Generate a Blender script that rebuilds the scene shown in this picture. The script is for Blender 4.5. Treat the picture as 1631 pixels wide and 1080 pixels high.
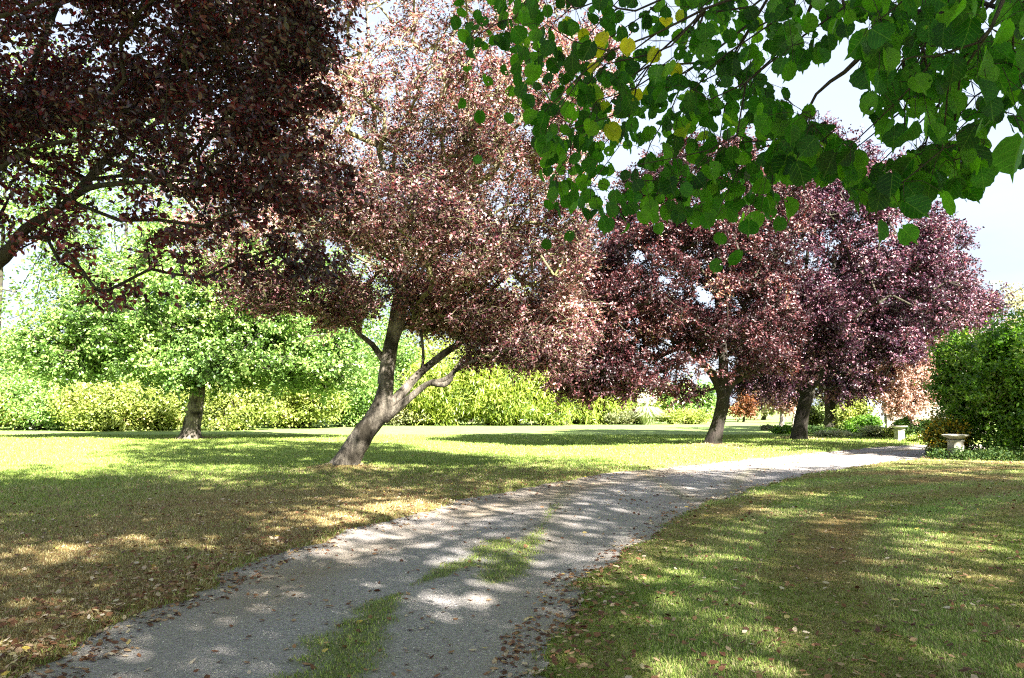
import bpy, math, random
import numpy as np
from mathutils import Vector, Euler
R = math.radians
rng = np.random.default_rng(7)
random.seed(7)
for o in list(bpy.data.objects):
    bpy.data.objects.remove(o)
scene = bpy.context.scene
COL = scene.collection

# ------------------------------------------------------------------ camera
F = 1280.0; CX, CY = 815.5, 540.0; HORIZON = 645.0; EYE = 1.6
PITCH = math.atan((HORIZON - CY) / F)
cam_data = bpy.data.cameras.new("camera")
cam_data.sensor_width = 36.0
cam_data.lens = F / 1631.0 * 36.0
cam_data.clip_start = 0.05
cam_data.clip_end = 3000
cam = bpy.data.objects.new("camera", cam_data)
cam.location = (0, 0, EYE)
cam.rotation_euler = (R(90) + PITCH, 0, 0)
COL.objects.link(cam)
scene.camera = cam
CP, SP = math.cos(PITCH), math.sin(PITCH)

# ------------------------------------------------------------------ light
SUN_EL = R(39); SUN_AZ_FROM = R(146)       # compass bearing the sun stands at (0 = +Y, clockwise)
world = bpy.data.worlds.new("World"); scene.world = world
world.use_nodes = True
nt = world.node_tree
bg = nt.nodes["Background"]
sky = nt.nodes.new("ShaderNodeTexSky"); sky.sky_type = 'NISHITA'
sky.sun_disc = False
sky.sun_elevation = SUN_EL
sky.sun_rotation = SUN_AZ_FROM
sky.air_density = 1.0; sky.dust_density = 2.0; sky.ozone_density = 1.0
# thin white cloud veil over the blue
tc = nt.nodes.new("ShaderNodeTexCoord")
mp = nt.nodes.new("ShaderNodeMapping"); mp.inputs['Scale'].default_value = (1.2, 1.2, 3.5)
nz = nt.nodes.new("ShaderNodeTexNoise"); nz.inputs['Scale'].default_value = 1.6; nz.inputs['Detail'].default_value = 6; nz.inputs['Roughness'].default_value = .55
rp = nt.nodes.new("ShaderNodeValToRGB"); rp.color_ramp.elements[0].position = .40; rp.color_ramp.elements[1].position = .68
rp.color_ramp.elements[0].color = (.93, .93, .93, 1); rp.color_ramp.elements[1].color = (1, 1, 1, 1)
mx = nt.nodes.new("ShaderNodeMixRGB"); mx.inputs[2].default_value = (.60, .67, .81, 1)
nt.links.new(tc.outputs['Generated'], mp.inputs[0]); nt.links.new(mp.outputs[0], nz.inputs['Vector'])
nt.links.new(nz.outputs['Fac'], rp.inputs[0]); nt.links.new(rp.outputs[0], mx.inputs[0])
nt.links.new(sky.outputs[0], mx.inputs[1]); nt.links.new(mx.outputs[0], bg.inputs['Color'])
bg.inputs['Strength'].default_value = 0.15

sd = bpy.data.lights.new("sun", 'SUN'); sd.energy = 5.0; sd.angle = R(0.7); sd.color = (1.0, .95, .86)
sun = bpy.data.objects.new("sun", sd); COL.objects.link(sun)
SUNV = Vector((math.sin(SUN_AZ_FROM) * math.cos(SUN_EL), math.cos(SUN_AZ_FROM) * math.cos(SUN_EL), math.sin(SUN_EL)))
sun.rotation_euler = SUNV.to_track_quat('Z', 'Y').to_euler()
sun.location = (0, -20, 40)
sc = scene
sc.view_settings.view_transform = 'Standard'; sc.view_settings.look = 'None'
sc.view_settings.exposure = 3.25; sc.view_settings.gamma = 1.0
sc.render.engine = 'CYCLES'
sc.cycles.max_bounces = 6; sc.cycles.diffuse_bounces = 3; sc.cycles.transmission_bounces = 4
sc.cycles.glossy_bounces = 2; sc.cycles.transparent_max_bounces = 8
sc.cycles.caustics_reflective = False; sc.cycles.caustics_refractive = False
sc.cycles.use_denoising = False
sc.cycles.pixel_filter_type = 'BLACKMAN_HARRIS'; sc.cycles.filter_width = 1.15
sc.cycles.sample_clamp_indirect = 6

# ------------------------------------------------------------------ helpers
def at(px, py, d):
    """photo pixel -> world point whose Y is d"""
    u = (px - CX) / F; v = (CY - py) / F
    dy = CP - v * SP; dz = SP + v * CP
    return np.array([u / dy * d, d, EYE + dz / dy * d])
def gnd(px, py):
    u = (px - CX) / F; v = (CY - py) / F
    dy = CP - v * SP; dz = SP + v * CP
    t = -EYE / dz
    return np.array([u * t, dy * t])
def project(P):
    P = np.asarray(P, float)
    z = P[:, 2] - EYE
    dep = P[:, 1] * CP + z * SP
    up = -P[:, 1] * SP + z * CP
    dep = np.where(dep < .01, .01, dep)
    return CX + F * P[:, 0] / dep, CY - F * up / dep, dep
def _hash(ix, iy, iz, seed):
    h = (ix.astype(np.int64) * 374761393 + iy.astype(np.int64) * 668265263 + iz.astype(np.int64) * 2147483647 + seed * 974634777) & 0xffffffff
    h = ((h ^ (h >> 13)) * 1274126177) & 0xffffffff
    h = (h ^ (h >> 16)) & 0xffffff
    return h / float(0xffffff)
def vnoise(p, scale=1.0, seed=0, octaves=1):
    p = np.asarray(p, float)
    if p.shape[1] == 2: p = np.c_[p, np.zeros(len(p))]
    out = np.zeros(len(p)); amp = 1; tot = 0
    for o in range(octaves):
        q = p * scale * (2 ** o) + 17.3 * o
        i = np.floor(q).astype(np.int64); f = q - i; f = f * f * (3 - 2 * f)
        r = 0
        for dx in (0, 1):
            for dy in (0, 1):
                for dz in (0, 1):
                    w = (f[:, 0] if dx else 1 - f[:, 0]) * (f[:, 1] if dy else 1 - f[:, 1]) * (f[:, 2] if dz else 1 - f[:, 2])
                    r = r + w * _hash(i[:, 0] + dx, i[:, 1] + dy, i[:, 2] + dz, seed + o)
        out += amp * r; tot += amp; amp *= .5
    return out / tot
def norm(v):
    return v / np.maximum(np.linalg.norm(v, axis=-1, keepdims=True), 1e-9)

def tag(o, label=None, cat=None, group=None, kind=None):
    if label: o['label'] = label
    if cat: o['category'] = cat
    if group: o['group'] = group
    if kind: o['kind'] = kind
    return o
def empty(name, loc=(0, 0, 0)):
    o = bpy.data.objects.new(name, None); o.location = Vector([float(c) for c in loc]); o.empty_display_size = .3
    COL.objects.link(o); return o
def link(me, name, mat, parent=None):
    o = bpy.data.objects.new(name, me)
    if mat and not me.materials: me.materials.append(mat)
    COL.objects.link(o)
    if parent:
        o.parent = parent
        o.location = -Vector(parent.location)     # meshes are written in world coordinates
    return o
def mesh_np(name, V, faces, rnd=None, smooth=False, fattr=None, uv=None):
    """faces: list of (M,k) int arrays"""
    me = bpy.data.meshes.new(name)
    V = np.asarray(V, np.float32)
    me.vertices.add(len(V)); me.vertices.foreach_set("co", V.ravel())
    if not isinstance(faces, (list, tuple)): faces = [faces]
    loops = np.concatenate([f.ravel() for f in faces]).astype(np.int32)
    sizes = np.concatenate([np.full(len(f), f.shape[1]) for f in faces]).astype(np.int32)
    starts = np.concatenate([[0], np.cumsum(sizes)[:-1]]).astype(np.int32)
    me.loops.add(len(loops)); me.loops.foreach_set("vertex_index", loops)
    me.polygons.add(len(sizes)); me.polygons.foreach_set("loop_start", starts); me.polygons.foreach_set("loop_total", sizes)
    me.polygons.foreach_set("use_smooth", np.full(len(sizes), smooth))
    me.update(calc_edges=True)
    if rnd is not None:
        a = me.attributes.new("rnd", 'FLOAT', 'FACE'); a.data.foreach_set("value", np.asarray(rnd, np.float32))
    if fattr:
        for k, v in fattr.items():
            a = me.attributes.new(k, 'FLOAT', 'POINT'); a.data.foreach_set("value", np.asarray(v, np.float32))
    if uv is not None:
        l = me.uv_layers.new(name="UVMap"); l.data.foreach_set("uv", np.asarray(uv, np.float32)[loops].ravel())
    return me

# ------------------------------------------------------------------ materials
def new_mat(name):
    m = bpy.data.materials.new(name); m.use_nodes = True
    n = m.node_tree; b = n.nodes["Principled BSDF"]; return m, n, b
def ramp(n, stops, interp='LINEAR'):
    r = n.nodes.new("ShaderNodeValToRGB"); e = r.color_ramp; e.interpolation = interp
    while len(e.elements) < len(stops): e.elements.new(.5)
    for el, (p, c) in zip(e.elements, stops):
        el.position = p; el.color = (*c, 1)
    return r
def leaf_mat(name, stops, trans=.35, tcol=(1, 1, 1), rough=.45, spec=.5, veins=False, tmul=1.6):
    m, n, b = new_mat(name)
    at_ = n.nodes.new("ShaderNodeAttribute"); at_.attribute_name = "rnd"
    r = ramp(n, stops); n.links.new(at_.outputs['Fac'], r.inputs[0])
    col = r.outputs[0]
    if veins:
        uvn = n.nodes.new("ShaderNodeUVMap"); sep = n.nodes.new("ShaderNodeSeparateXYZ"); n.links.new(uvn.outputs[0], sep.inputs[0])
        def math_(op, a, b_=None):
            k = n.nodes.new("ShaderNodeMath"); k.operation = op
            for i, s in enumerate((a, b_)):
                if s is None: continue
                if isinstance(s, (int, float)): k.inputs[i].default_value = s
                else: n.links.new(s, k.inputs[i])
            return k.outputs[0]
        ax = math_('ABSOLUTE', sep.outputs[0])
        side = math_('SUBTRACT', sep.outputs[1], math_('MULTIPLY', ax, .75))
        w = math_('ABSOLUTE', math_('SUBTRACT', math_('FRACT', math_('MULTIPLY', side, 5.5)), .5))
        v1 = math_('LESS_THAN', w, .045)
        v2 = math_('LESS_THAN', ax, .018)
        vv = math_('MAXIMUM', v1, v2)
        mxv = n.nodes.new("ShaderNodeMixRGB"); n.links.new(math_('MULTIPLY', vv, .16), mxv.inputs[0])
        n.links.new(col, mxv.inputs[1]); mxv.inputs[2].default_value = (.22, .34, .08, 1)
        nz_ = n.nodes.new("ShaderNodeTexNoise"); nz_.inputs['Scale'].default_value = 60
        hs = n.nodes.new("ShaderNodeHueSaturation"); n.links.new(mxv.outputs[0], hs.inputs['Color'])
        n.links.new(math_('ADD', math_('MULTIPLY', nz_.outputs['Fac'], .9), .55), hs.inputs['Value'])
        col = hs.outputs[0]
    n.links.new(col, b.inputs['Base Color'])
    b.inputs['Roughness'].default_value = rough
    b.inputs['Specular IOR Level'].default_value = spec
    t = n.nodes.new("ShaderNodeBsdfTranslucent")
    mm = n.nodes.new("ShaderNodeMixRGB"); mm.blend_type = 'MULTIPLY'; mm.inputs[0].default_value = 1
    n.links.new(col, mm.inputs[1]); mm.inputs[2].default_value = (tcol[0] * tmul, tcol[1] * tmul, tcol[2] * tmul, 1)
    n.links.new(mm.outputs[0], t.inputs[0])
    mix = n.nodes.new("ShaderNodeMixShader"); mix.inputs[0].default_value = trans
    n.links.new(b.outputs[0], mix.inputs[1]); n.links.new(t.outputs[0], mix.inputs[2])
    out = n.nodes["Material Output"]
    last = mix.outputs[0]
    if veins:   # insect holes, real transparency of the leaf blade
        vor = n.nodes.new("ShaderNodeTexVoronoi"); vor.inputs['Scale'].default_value = 75
        n1 = n.nodes.new("ShaderNodeTexNoise"); n1.inputs['Scale'].default_value = 9
        hole = math_('MULTIPLY', math_('LESS_THAN', vor.outputs['Distance'], .20), math_('GREATER_THAN', n1.outputs['Fac'], .56))
        tr = n.nodes.new("ShaderNodeBsdfTransparent"); m2 = n.nodes.new("ShaderNodeMixShader")
        n.links.new(hole, m2.inputs[0]); n.links.new(last, m2.inputs[1]); n.links.new(tr.outputs[0], m2.inputs[2]); last = m2.outputs[0]
    n.links.new(last, out.inputs[0])
    return m
def bark_mat(name, c1, c2, moss=(.10, .13, .04), moss_shade_f=.3, scale=6.0):  # patch tint: moss, but painted dapple shade for the plum bark
    m, n, b = new_mat(name)
    tc_ = n.nodes.new("ShaderNodeTexCoord")
    mp_ = n.nodes.new("ShaderNodeMapping"); mp_.inputs['Scale'].default_value = (1, 1, .35)
    n.links.new(tc_.outputs['Object'], mp_.inputs[0])
    a = n.nodes.new("ShaderNodeTexNoise"); a.inputs['Scale'].default_value = scale * 3; a.inputs['Detail'].default_value = 8; a.inputs['Roughness'].default_value = .7
    n.links.new(mp_.outputs[0], a.inputs['Vector'])
    r = ramp(n, [(.30, c1), (.62, c2)]); n.links.new(a.outputs['Fac'], r.inputs[0])
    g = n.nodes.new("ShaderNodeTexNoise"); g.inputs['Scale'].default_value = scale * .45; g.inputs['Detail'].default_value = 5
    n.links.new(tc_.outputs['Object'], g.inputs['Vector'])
    gr = ramp(n, [(.45, (0, 0, 0)), (.62, (moss_shade_f * 2, moss_shade_f * 2, moss_shade_f * 2))]); n.links.new(g.outputs['Fac'], gr.inputs[0])
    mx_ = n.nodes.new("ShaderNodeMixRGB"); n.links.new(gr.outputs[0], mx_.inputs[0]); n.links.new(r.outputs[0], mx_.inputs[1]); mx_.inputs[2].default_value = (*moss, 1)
    n.links.new(mx_.outputs[0], b.inputs['Base Color']); b.inputs['Roughness'].default_value = .9; b.inputs['Specular IOR Level'].default_value = .2
    bp = n.nodes.new("ShaderNodeBump"); bp.inputs['Strength'].default_value = 1; bp.inputs['Distance'].default_value = .06
    n.links.new(a.outputs['Fac'], bp.inputs['Height']); n.links.new(bp.outputs[0], b.inputs['Normal'])
    return m

M = {}
M['plum'] = leaf_mat('plum_leaf', [(0, (.012, .006, .009)), (.40, (.060, .016, .026)), (.57, (.22, .075, .088)), (.76, (.54, .36, .36)), (1, (.62, .53, .44))], .20, (1.3, .55, .5), .42, .55, tmul=1.8)  # tone spread widened to put lit and shaded contrast into leaf colour
M['plum_far'] = leaf_mat('far_plum_leaf', [(0, (.010, .005, .010)), (.45, (.032, .010, .026)), (.74, (.11, .036, .064)), (.92, (.36, .20, .23)), (1, (.46, .34, .32))], .15, (1.2, .55, .6), .42, .5, tmul=1.6)
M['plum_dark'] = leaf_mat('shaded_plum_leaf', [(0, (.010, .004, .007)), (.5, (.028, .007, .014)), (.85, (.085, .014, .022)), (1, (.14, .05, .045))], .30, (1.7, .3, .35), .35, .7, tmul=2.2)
M['plum_red'] = leaf_mat('shade_red_plum_leaf', [(0, (.010, .004, .006)), (.5, (.030, .007, .011)), (.80, (.085, .022, .026)), (.95, (.26, .13, .12)), (1, (.38, .27, .17))], .15, (1.3, .5, .45), .42, .5, tmul=1.6)  # red leaf colour darkened to stand in for shade on the crown
M['plum_pale'] = leaf_mat('pale_plum_leaf', [(0, (.20, .12, .10)), (.5, (.38, .28, .23)), (1, (.52, .44, .36))], .3, (1.2, .7, .6), .5, .5)
M['lime'] = leaf_mat('lime_leaf', [(0, (.006, .030, .003)), (.5, (.018, .078, .006)), (.86, (.065, .165, .009)), (.90, (.18, .20, .01)), (1, (.42, .34, .015))], .55, (1.0, 1.2, .35), .5, .22, veins=True, tmul=2.2)
M['lime_up'] = leaf_mat('lime_canopy_leaf', [(0, (.07, .14, .02)), (1, (.15, .24, .05))], .5, (1, 1.1, .6), .5, .4)
M['green'] = leaf_mat('green_tree_leaf', [(0, (.03, .065, .015)), (.4, (.11, .20, .040)), (.8, (.24, .34, .095)), (1, (.38, .42, .13))], .25, (1, 1.2, .5), .38, .6)
M['yellowgreen'] = leaf_mat('yellow_green_leaf', [(0, (.06, .08, .02)), (.45, (.20, .25, .05)), (.85, (.34, .37, .09)), (1, (.50, .38, .20))], .33, (1, 1.1, .5), .45, .5)
M['bamboo'] = leaf_mat('bamboo_leaf', [(0, (.04, .08, .015)), (.5, (.23, .28, .05)), (1, (.42, .44, .10))], .4, (1, 1.15, .4), .4, .5)
M['olive'] = leaf_mat('olive_leaf', [(0, (.10, .13, .05)), (.6, (.22, .23, .11)), (1, (.36, .32, .18))], .3, (1, 1, .6), .5, .4)
M['shrub'] = leaf_mat('shrub_leaf', [(0, (.025, .07, .008)), (.5, (.075, .16, .015)), (.9, (.16, .25, .03)), (1, (.30, .32, .16))], .4, (1, 1.2, .4), .4, .5, tmul=1.8)
M['dark'] = leaf_mat('dark_shrub_leaf', [(0, (.014, .032, .008)), (.6, (.035, .07, .016)), (1, (.09, .12, .03))], .3, (1, 1.1, .5), .65, .15)
M['rust'] = leaf_mat('rust_leaf', [(0, (.10, .04, .02)), (.6, (.20, .085, .04)), (1, (.30, .17, .08))], .35, (1, .7, .4), .5, .4)
M['cream'] = leaf_mat('cream_leaf', [(0, (.14, .20, .07)), (.5, (.36, .40, .22)), (1, (.62, .60, .45))], .3, (1, 1, .7), .5, .4)
M['beige'] = leaf_mat('beige_tree_leaf', [(0, (.22, .20, .12)), (.5, (.34, .31, .20)), (1, (.42, .38, .26))], .3, (1, 1, .7), .6, .3)
M['yellow'] = leaf_mat('yellow_flower', [(0, (.03, .07, .01)), (.5, (.10, .13, .015)), (.75, (.40, .28, .015)), (1, (.62, .42, .03))], .35, (1, .8, .2), .5, .4)
M['plume'] = leaf_mat('pampas_plume', [(0, (.55, .50, .42)), (1, (.80, .78, .72))], .35, (1, 1, .9), .7, .2)
M['litter'] = leaf_mat('dead_leaf', [(0, (.06, .025, .015)), (.35, (.16, .07, .035)), (.6, (.26, .14, .07)), (.8, (.36, .25, .15)), (.93, (.50, .42, .33)), (1, (.50, .36, .06))], .12, (1, .8, .5), .7, .25)
M['bark'] = bark_mat('plum_bark', (.014, .010, .008), (.23, .20, .16), moss=(.022, .018, .012), moss_shade_f=.5, scale=4)  # dark blotches are dappled leaf shade painted into this bark, not moss
M['bark_dark'] = bark_mat('dark_bark', (.012, .010, .009), (.060, .050, .040), moss=(.05, .06, .025), moss_shade_f=.2)
M['bark_shade'] = bark_mat('shade_dark_bark', (.010, .008, .007), (.040, .032, .027), moss=(.03, .035, .018), moss_shade_f=.2)  # bark colour darkened to stand for crown shade on two trunks
M['twig'] = bark_mat('lichen_twig', (.10, .085, .05), (.30, .27, .17), moss=(.26, .26, .10), moss_shade_f=.4, scale=12)
M['limetwig'] = bark_mat('lime_twig', (.015, .010, .012), (.05, .035, .035), moss_shade_f=.1)
M['pale_bark'] = bark_mat('pale_bark', (.30, .24, .20), (.55, .48, .42), moss_shade_f=.1)

# ------------------------------------------------------------------ leaf meshes
def leaf_frames(Nn, A_bias, up=.6, seed=0, spread=1.0):
    g = np.random.default_rng(seed)
    n = norm(g.normal(size=(Nn, 3)) * spread + np.array([0, 0, up]))
    a = norm(g.normal(size=(Nn, 3)) + A_bias)
    a = norm(a - n * np.sum(a * n, 1, keepdims=True))
    b = np.cross(n, a)
    return a, b, n
def leaves(name, P, L, W, mat, parent, bias=(0, 0, -.5), up=.6, seed=0, shape='rhomb', rnd=None, spread=1.0, part=True):
    g = np.random.default_rng(seed + 991)
    N_ = len(P)
    L = L * g.uniform(.7, 1.25, N_)[:, None]; W = W * g.uniform(.75, 1.2, N_)[:, None]
    a, b, n = leaf_frames(N_, np.asarray(bias), up, seed, spread)
    if rnd is None:
        rnd = g.random(N_)
    if shape == 'rhomb':
        pts = [P, P + a * L * .45 + b * W * .5 + n * W * .12, P + a * L, P + a * L * .45 - b * W * .5 + n * W * .12]
        k = 4; F_ = np.array([[0, 1, 2, 3]])
    else:
        pts = [P, P + a * L * .30 + b * W * .45 + n * W * .14, P + a * L * .68 + b * W * .38 + n * W * .10, P + a * L - n * L * .08,
               P + a * L * .68 - b * W * .38 + n * W * .10, P + a * L * .30 - b * W * .45 + n * W * .14]
        k = 6; F_ = np.array([[0, 1, 2, 3], [0, 3, 4, 5]])
    V = np.stack(pts, 1).reshape(-1, 3)
    base = (np.arange(N_) * k)[:, None, None]
    faces = (F_[None] + base).reshape(-1, 4)
    me = mesh_np(name, V, faces, rnd=np.repeat(rnd, len(F_)))
    return link(me, name, M[mat] if isinstance(mat, str) else mat, parent)

# ------------------------------------------------------------------ tubes
class Tubes:
    def __init__(s): s.V = []; s.Fq = []; s.n = 0
    def add(s, pts, rad, sides=6, noise=0, seed=0, flare=0, cap=True):
        pts = np.asarray(pts, float); rad = np.asarray(rad, float); K = len(pts)
        T = np.gradient(pts, axis=0); T = norm(T)
        ref = np.array([0, 1.0, 0]) if abs(T[0][1]) < .8 else np.array([1.0, 0, 0])
        u = norm(np.cross(T, ref)); w = np.cross(T, u)
        ang = np.linspace(0, 2 * math.pi, sides, endpoint=False)
        ring = pts[:, None] + rad[:, None, None] * (np.cos(ang)[None, :, None] * u[:, None] + np.sin(ang)[None, :, None] * w[:, None])
        if noise:
            flat = ring.reshape(-1, 3)
            cen = np.repeat(pts, sides, 0)
            d = flat - cen
            k = 1 + noise * (vnoise(flat * np.array([1, 1, .45]), 5.0, seed, 3) - .5) * 2
            k = k + noise * .9 * (vnoise(flat * np.array([1, 1, .3]), 2.0, seed + 5) - .5) * 2
            ring = (cen + d * k[:, None]).reshape(K, sides, 3)
        if flare:
            hgt_ = np.maximum(0, pts[:, 2] - pts[0, 2])[:, None]; cen = pts[:, None]
            lob = .5 + .5 * np.cos(ang * 5 + 1.3 * np.sin(ang * 2 + seed))[None]
            kf = 1 + flare * np.exp(-hgt_ / .22) * (.15 + lob) + .10 * lob * np.exp(-hgt_ / .9)
            ring = cen + (ring - cen) * kf[..., None]
        s.V.append(ring.reshape(-1, 3))
        i = np.arange(K - 1)[:, None] * sides; j = np.arange(sides)[None]
        q = np.stack([i + j, i + (j + 1) % sides, i + sides + (j + 1) % sides, i + sides + j], -1).reshape(-1, 4) + s.n
        s.Fq.append(q); s.n += K * sides
        if cap:
            tip = pts[-1] + T[-1] * rad[-1]
            s.V.append(tip[None]); b_ = s.n - sides
            jj = np.arange(sides)
            s.Fq.append(np.stack([b_ + jj, b_ + (jj + 1) % sides, np.full(sides, s.n), np.full(sides, s.n)], -1)[:, :4])
            s.n += 1
    def frusta(s, A, B, ra, rb, sides=4):
        """many independent straight pieces at once"""
        A = np.asarray(A, float); B = np.asarray(B, float); N_ = len(A)
        if N_ == 0: return
        T = norm(B - A); ref = np.where(np.abs(T[:, 1:2]) < .8, np.array([[0, 1.0, 0]]), np.array([[1.0, 0, 0]]))
        u = norm(np.cross(T, ref)); w = np.cross(T, u)
        ang = np.linspace(0, 2 * math.pi, sides, endpoint=False)
        c = np.cos(ang)[None, :, None]; sn = np.sin(ang)[None, :, None]
        dirs = c * u[:, None] + sn * w[:, None]
        r1 = A[:, None] + dirs * np.asarray(ra).reshape(-1, 1, 1); r2 = B[:, None] + dirs * np.asarray(rb).reshape(-1, 1, 1)
        s.V.append(np.concatenate([r1, r2], 1).reshape(-1, 3))
        j = np.arange(sides)
        f = np.stack([j, (j + 1) % sides, sides + (j + 1) % sides, sides + j], -1)
        q = (f[None] + (np.arange(N_) * 2 * sides)[:, None, None]).reshape(-1, 4) + s.n
        s.Fq.append(q); s.n += N_ * 2 * sides
    def build(s, name, mat, parent=None, smooth=True):
        V = np.concatenate(s.V); Q = np.concatenate(s.Fq)
        tri = Q[:, 2] == Q[:, 3]
        faces = [Q[~tri]]
        if tri.any(): faces.append(Q[tri][:, :3])
        me = mesh_np(name, V, faces, smooth=smooth)
        return link(me, name, mat, parent)

def smooth_poly(pts, rad, step=.12):
    """Catmull-Rom resample"""
    pts = np.asarray(pts, float); rad = np.asarray(rad, float)
    P = np.vstack([2 * pts[0] - pts[1], pts, 2 * pts[-1] - pts[-2]])
    outp, outr = [], []
    for i in range(len(pts) - 1):
        p0, p1, p2, p3 = P[i:i + 4]
        n_ = max(2, int(np.linalg.norm(p2 - p1) / step))
        for t in np.arange(n_) / n_:
            outp.append(.5 * ((2 * p1) + (-p0 + p2) * t + (2 * p0 - 5 * p1 + 4 * p2 - p3) * t * t + (-p0 + 3 * p1 - 3 * p2 + p3) * t ** 3))
            outr.append(rad[i] * (1 - t) + rad[i + 1] * t)
    outp.append(pts[-1]); outr.append(rad[-1])
    return np.array(outp), np.array(outr)

class Skeleton:
    """limbs given by hand, then branchlets grown to every foliage cluster"""
    def __init__(s): s.P = []; s.par = []; s.R = []; s.fixed = []
    def limb(s, pts, rad, start=-1):
        idx = []
        prev = start
        for p, r in zip(pts, rad):
            s.P.append(np.asarray(p, float)); s.par.append(prev); s.R.append(r); s.fixed.append(True)
            prev = len(s.P) - 1; idx.append(prev)
        return idx
    def nearest(s, p):
        return int(np.argmin(np.linalg.norm(np.array(s.P) - p, axis=1)))
    def grow(s, targets, origin, step=.45, wob=.10, sag=.0, tip_r=.006, power=.46, maxr=.16, seed=0, minr_attach=.0):
        g = np.random.default_rng(seed)
        order = np.argsort(np.linalg.norm(targets - origin, axis=1))
        P = np.array(s.P); n0 = len(P)
        cap = n0 + len(targets) * 24
        buf = np.zeros((cap, 3)); buf[:n0] = P; cnt = n0
        par = list(s.par)
        do = np.linalg.norm(buf[:n0] - origin, axis=1); dbuf = np.zeros(cap); dbuf[:n0] = do
        tips = []
        for ti in order:
            t = targets[ti]
            dt = np.linalg.norm(t - origin)
            d = np.linalg.norm(buf[:cnt] - t, axis=1) + .8 * np.maximum(0, dbuf[:cnt] - dt + .3)
            if minr_attach:
                d[:n0] += np.where(np.array(s.R[:n0]) > minr_attach, 1.5, 0)
            j = int(np.argmin(d)); a = buf[j].copy(); L = np.linalg.norm(t - a)
            k = max(1, int(L / step)); prev = j
            k = min(k, 20)
            mid_off = g.normal(size=3) * wob * L; mid_off[2] += abs(L) * .06 - sag * L
            for i in range(1, k + 1):
                f = i / k
                p = a * (1 - f) + t * f + mid_off * math.sin(math.pi * f) + (g.normal(size=3) * .03 * step if i < k else 0)
                buf[cnt] = p; dbuf[cnt] = np.linalg.norm(p - origin); par.append(prev); prev = cnt; cnt += 1
            tips.append(prev)
        N_ = cnt
        w = np.zeros(N_); 
        for t in tips: w[t] += 1
        for i in range(N_ - 1, n0 - 1, -1):
            w[par[i]] += w[i]
        r = np.minimum(tip_r * np.power(np.maximum(w, 1), power), maxr)
        rr = np.array(list(s.R[:n0]) + [0] * (N_ - n0), float); rr[n0:] = r[n0:]
        A, B, ra, rb = [], [], [], []
        for i in range(n0, N_):
            p = par[i]; A.append(buf[p]); B.append(buf[i]); ra.append(min(rr[p], rr[i] * 1.25) if p < n0 else rr[p]); rb.append(rr[i])
        return np.array(A), np.array(B), np.array(ra), np.array(rb), buf[:N_]

def ellipsoid_pts(c, r, n, g, shell=.5):
    d = norm(g.normal(size=(n, 3)))
    u = g.random(n) ** (1 / 3.0) * (1 - shell) + shell * g.random(n) ** .25
    return np.asarray(c) + d * np.asarray(r) * np.minimum(u, 1)[:, None]

def scatter_leaves(C, per, sig, seed=0, flat=.75, droop=.0):
    g = np.random.default_rng(seed)
    P = np.repeat(C, per, 0)
    off = g.normal(size=P.shape) * sig * np.array([1, 1, flat])
    off[:, 2] -= droop * np.abs(off[:, 0] + off[:, 1])
    return P + off
def sprays(C, k, length, per, g, org, off=.05, droop=.25, out=.7):
    A = np.repeat(C, k, 0); n_ = len(A)
    o_ = norm(A - org)
    d = norm(g.normal(size=(n_, 3)) * np.array([1, 1, .6]) + o_ * out); ln = length * g.uniform(.5, 1.25, (n_, 1))
    A = A - d * ln * .25 + g.normal(size=A.shape) * length * .18
    B_ = A + d * ln * .5; Cc = B_ + norm(d + np.array([0, 0, -droop]) + g.normal(size=d.shape) * .2) * ln * .5
    t = g.random((n_, per, 1)) ** .8
    P = np.where(t < .5, A[:, None] + (B_ - A)[:, None] * t * 2, B_[:, None] + (Cc - B_)[:, None] * (t * 2 - 1)) + g.normal(size=(n_, per, 3)) * off
    return A, B_, Cc, P.reshape(-1, 3), np.repeat(d, per, 0)
def twigs(tb, C, per, length, r, g, up=.2, sides=3):
    A = np.repeat(C, per, 0) + g.normal(size=(len(C) * per, 3)) * length * .25
    d = norm(g.normal(size=A.shape) + np.array([0, 0, up]))
    mid = A + d * length * g.uniform(.3, .6, (len(A), 1))
    d2 = norm(d + g.normal(size=A.shape) * .35)
    B = mid + d2 * length * g.uniform(.3, .6, (len(A), 1))
    tb.frusta(A, mid, np.full(len(A), r), np.full(len(A), r * .75), sides)
    tb.frusta(mid, B, np.full(len(A), r * .75), np.full(len(A), r * .4), sides)

# ================================================================== GROUND
left_px = [(60, 1068), (110, 1040), (200, 990), (293, 955), (395, 907), (440, 888), (500, 867), (567, 844), (667, 820), (727, 801), (800, 786), (877, 771), (967, 755), (1040, 748), (1130, 739), (1250, 727), (1370, 715), (1450, 710)]
right_px = [(878, 1080), (883, 1053), (890, 1012), (901, 973), (932, 927), (983, 888), (1042, 850), (1094, 816), (1167, 790), (1243, 768), (1301, 755), (1384, 742), (1457, 732)]
LE = np.array([gnd(*p) for p in left_px]); RE = np.array([gnd(*p) for p in right_px])
ld_ = norm(LE[0] - LE[2]); LE = np.vstack([LE[0] + ld_ * 9 + [0, -3], LE[0] + ld_ * 4 + [0, -.8], LE[0] + ld_ * 1.2, LE, LE[-1] + [3.5, .5], LE[-1] + [8, .2], LE[-1] + [30, -3]])
RE = np.vstack([[-1.6, -6.0], [-.9, 0.5], [-.15, 2.6], RE, RE[-1] + [1.6, .9], RE[-1] + [4, 1.3], RE[-1] + [8, 1.0], RE[-1] + [30, -2.2]])
def resample(P, step):
    p, _ = smooth_poly(np.c_[P, np.zeros(len(P))], np.zeros(len(P)), step); return p[:, :2]
LEs = resample(LE, .15); REs = resample(RE, .15)
PATHPOLY = np.vstack([LEs, REs[::-1]])
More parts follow.
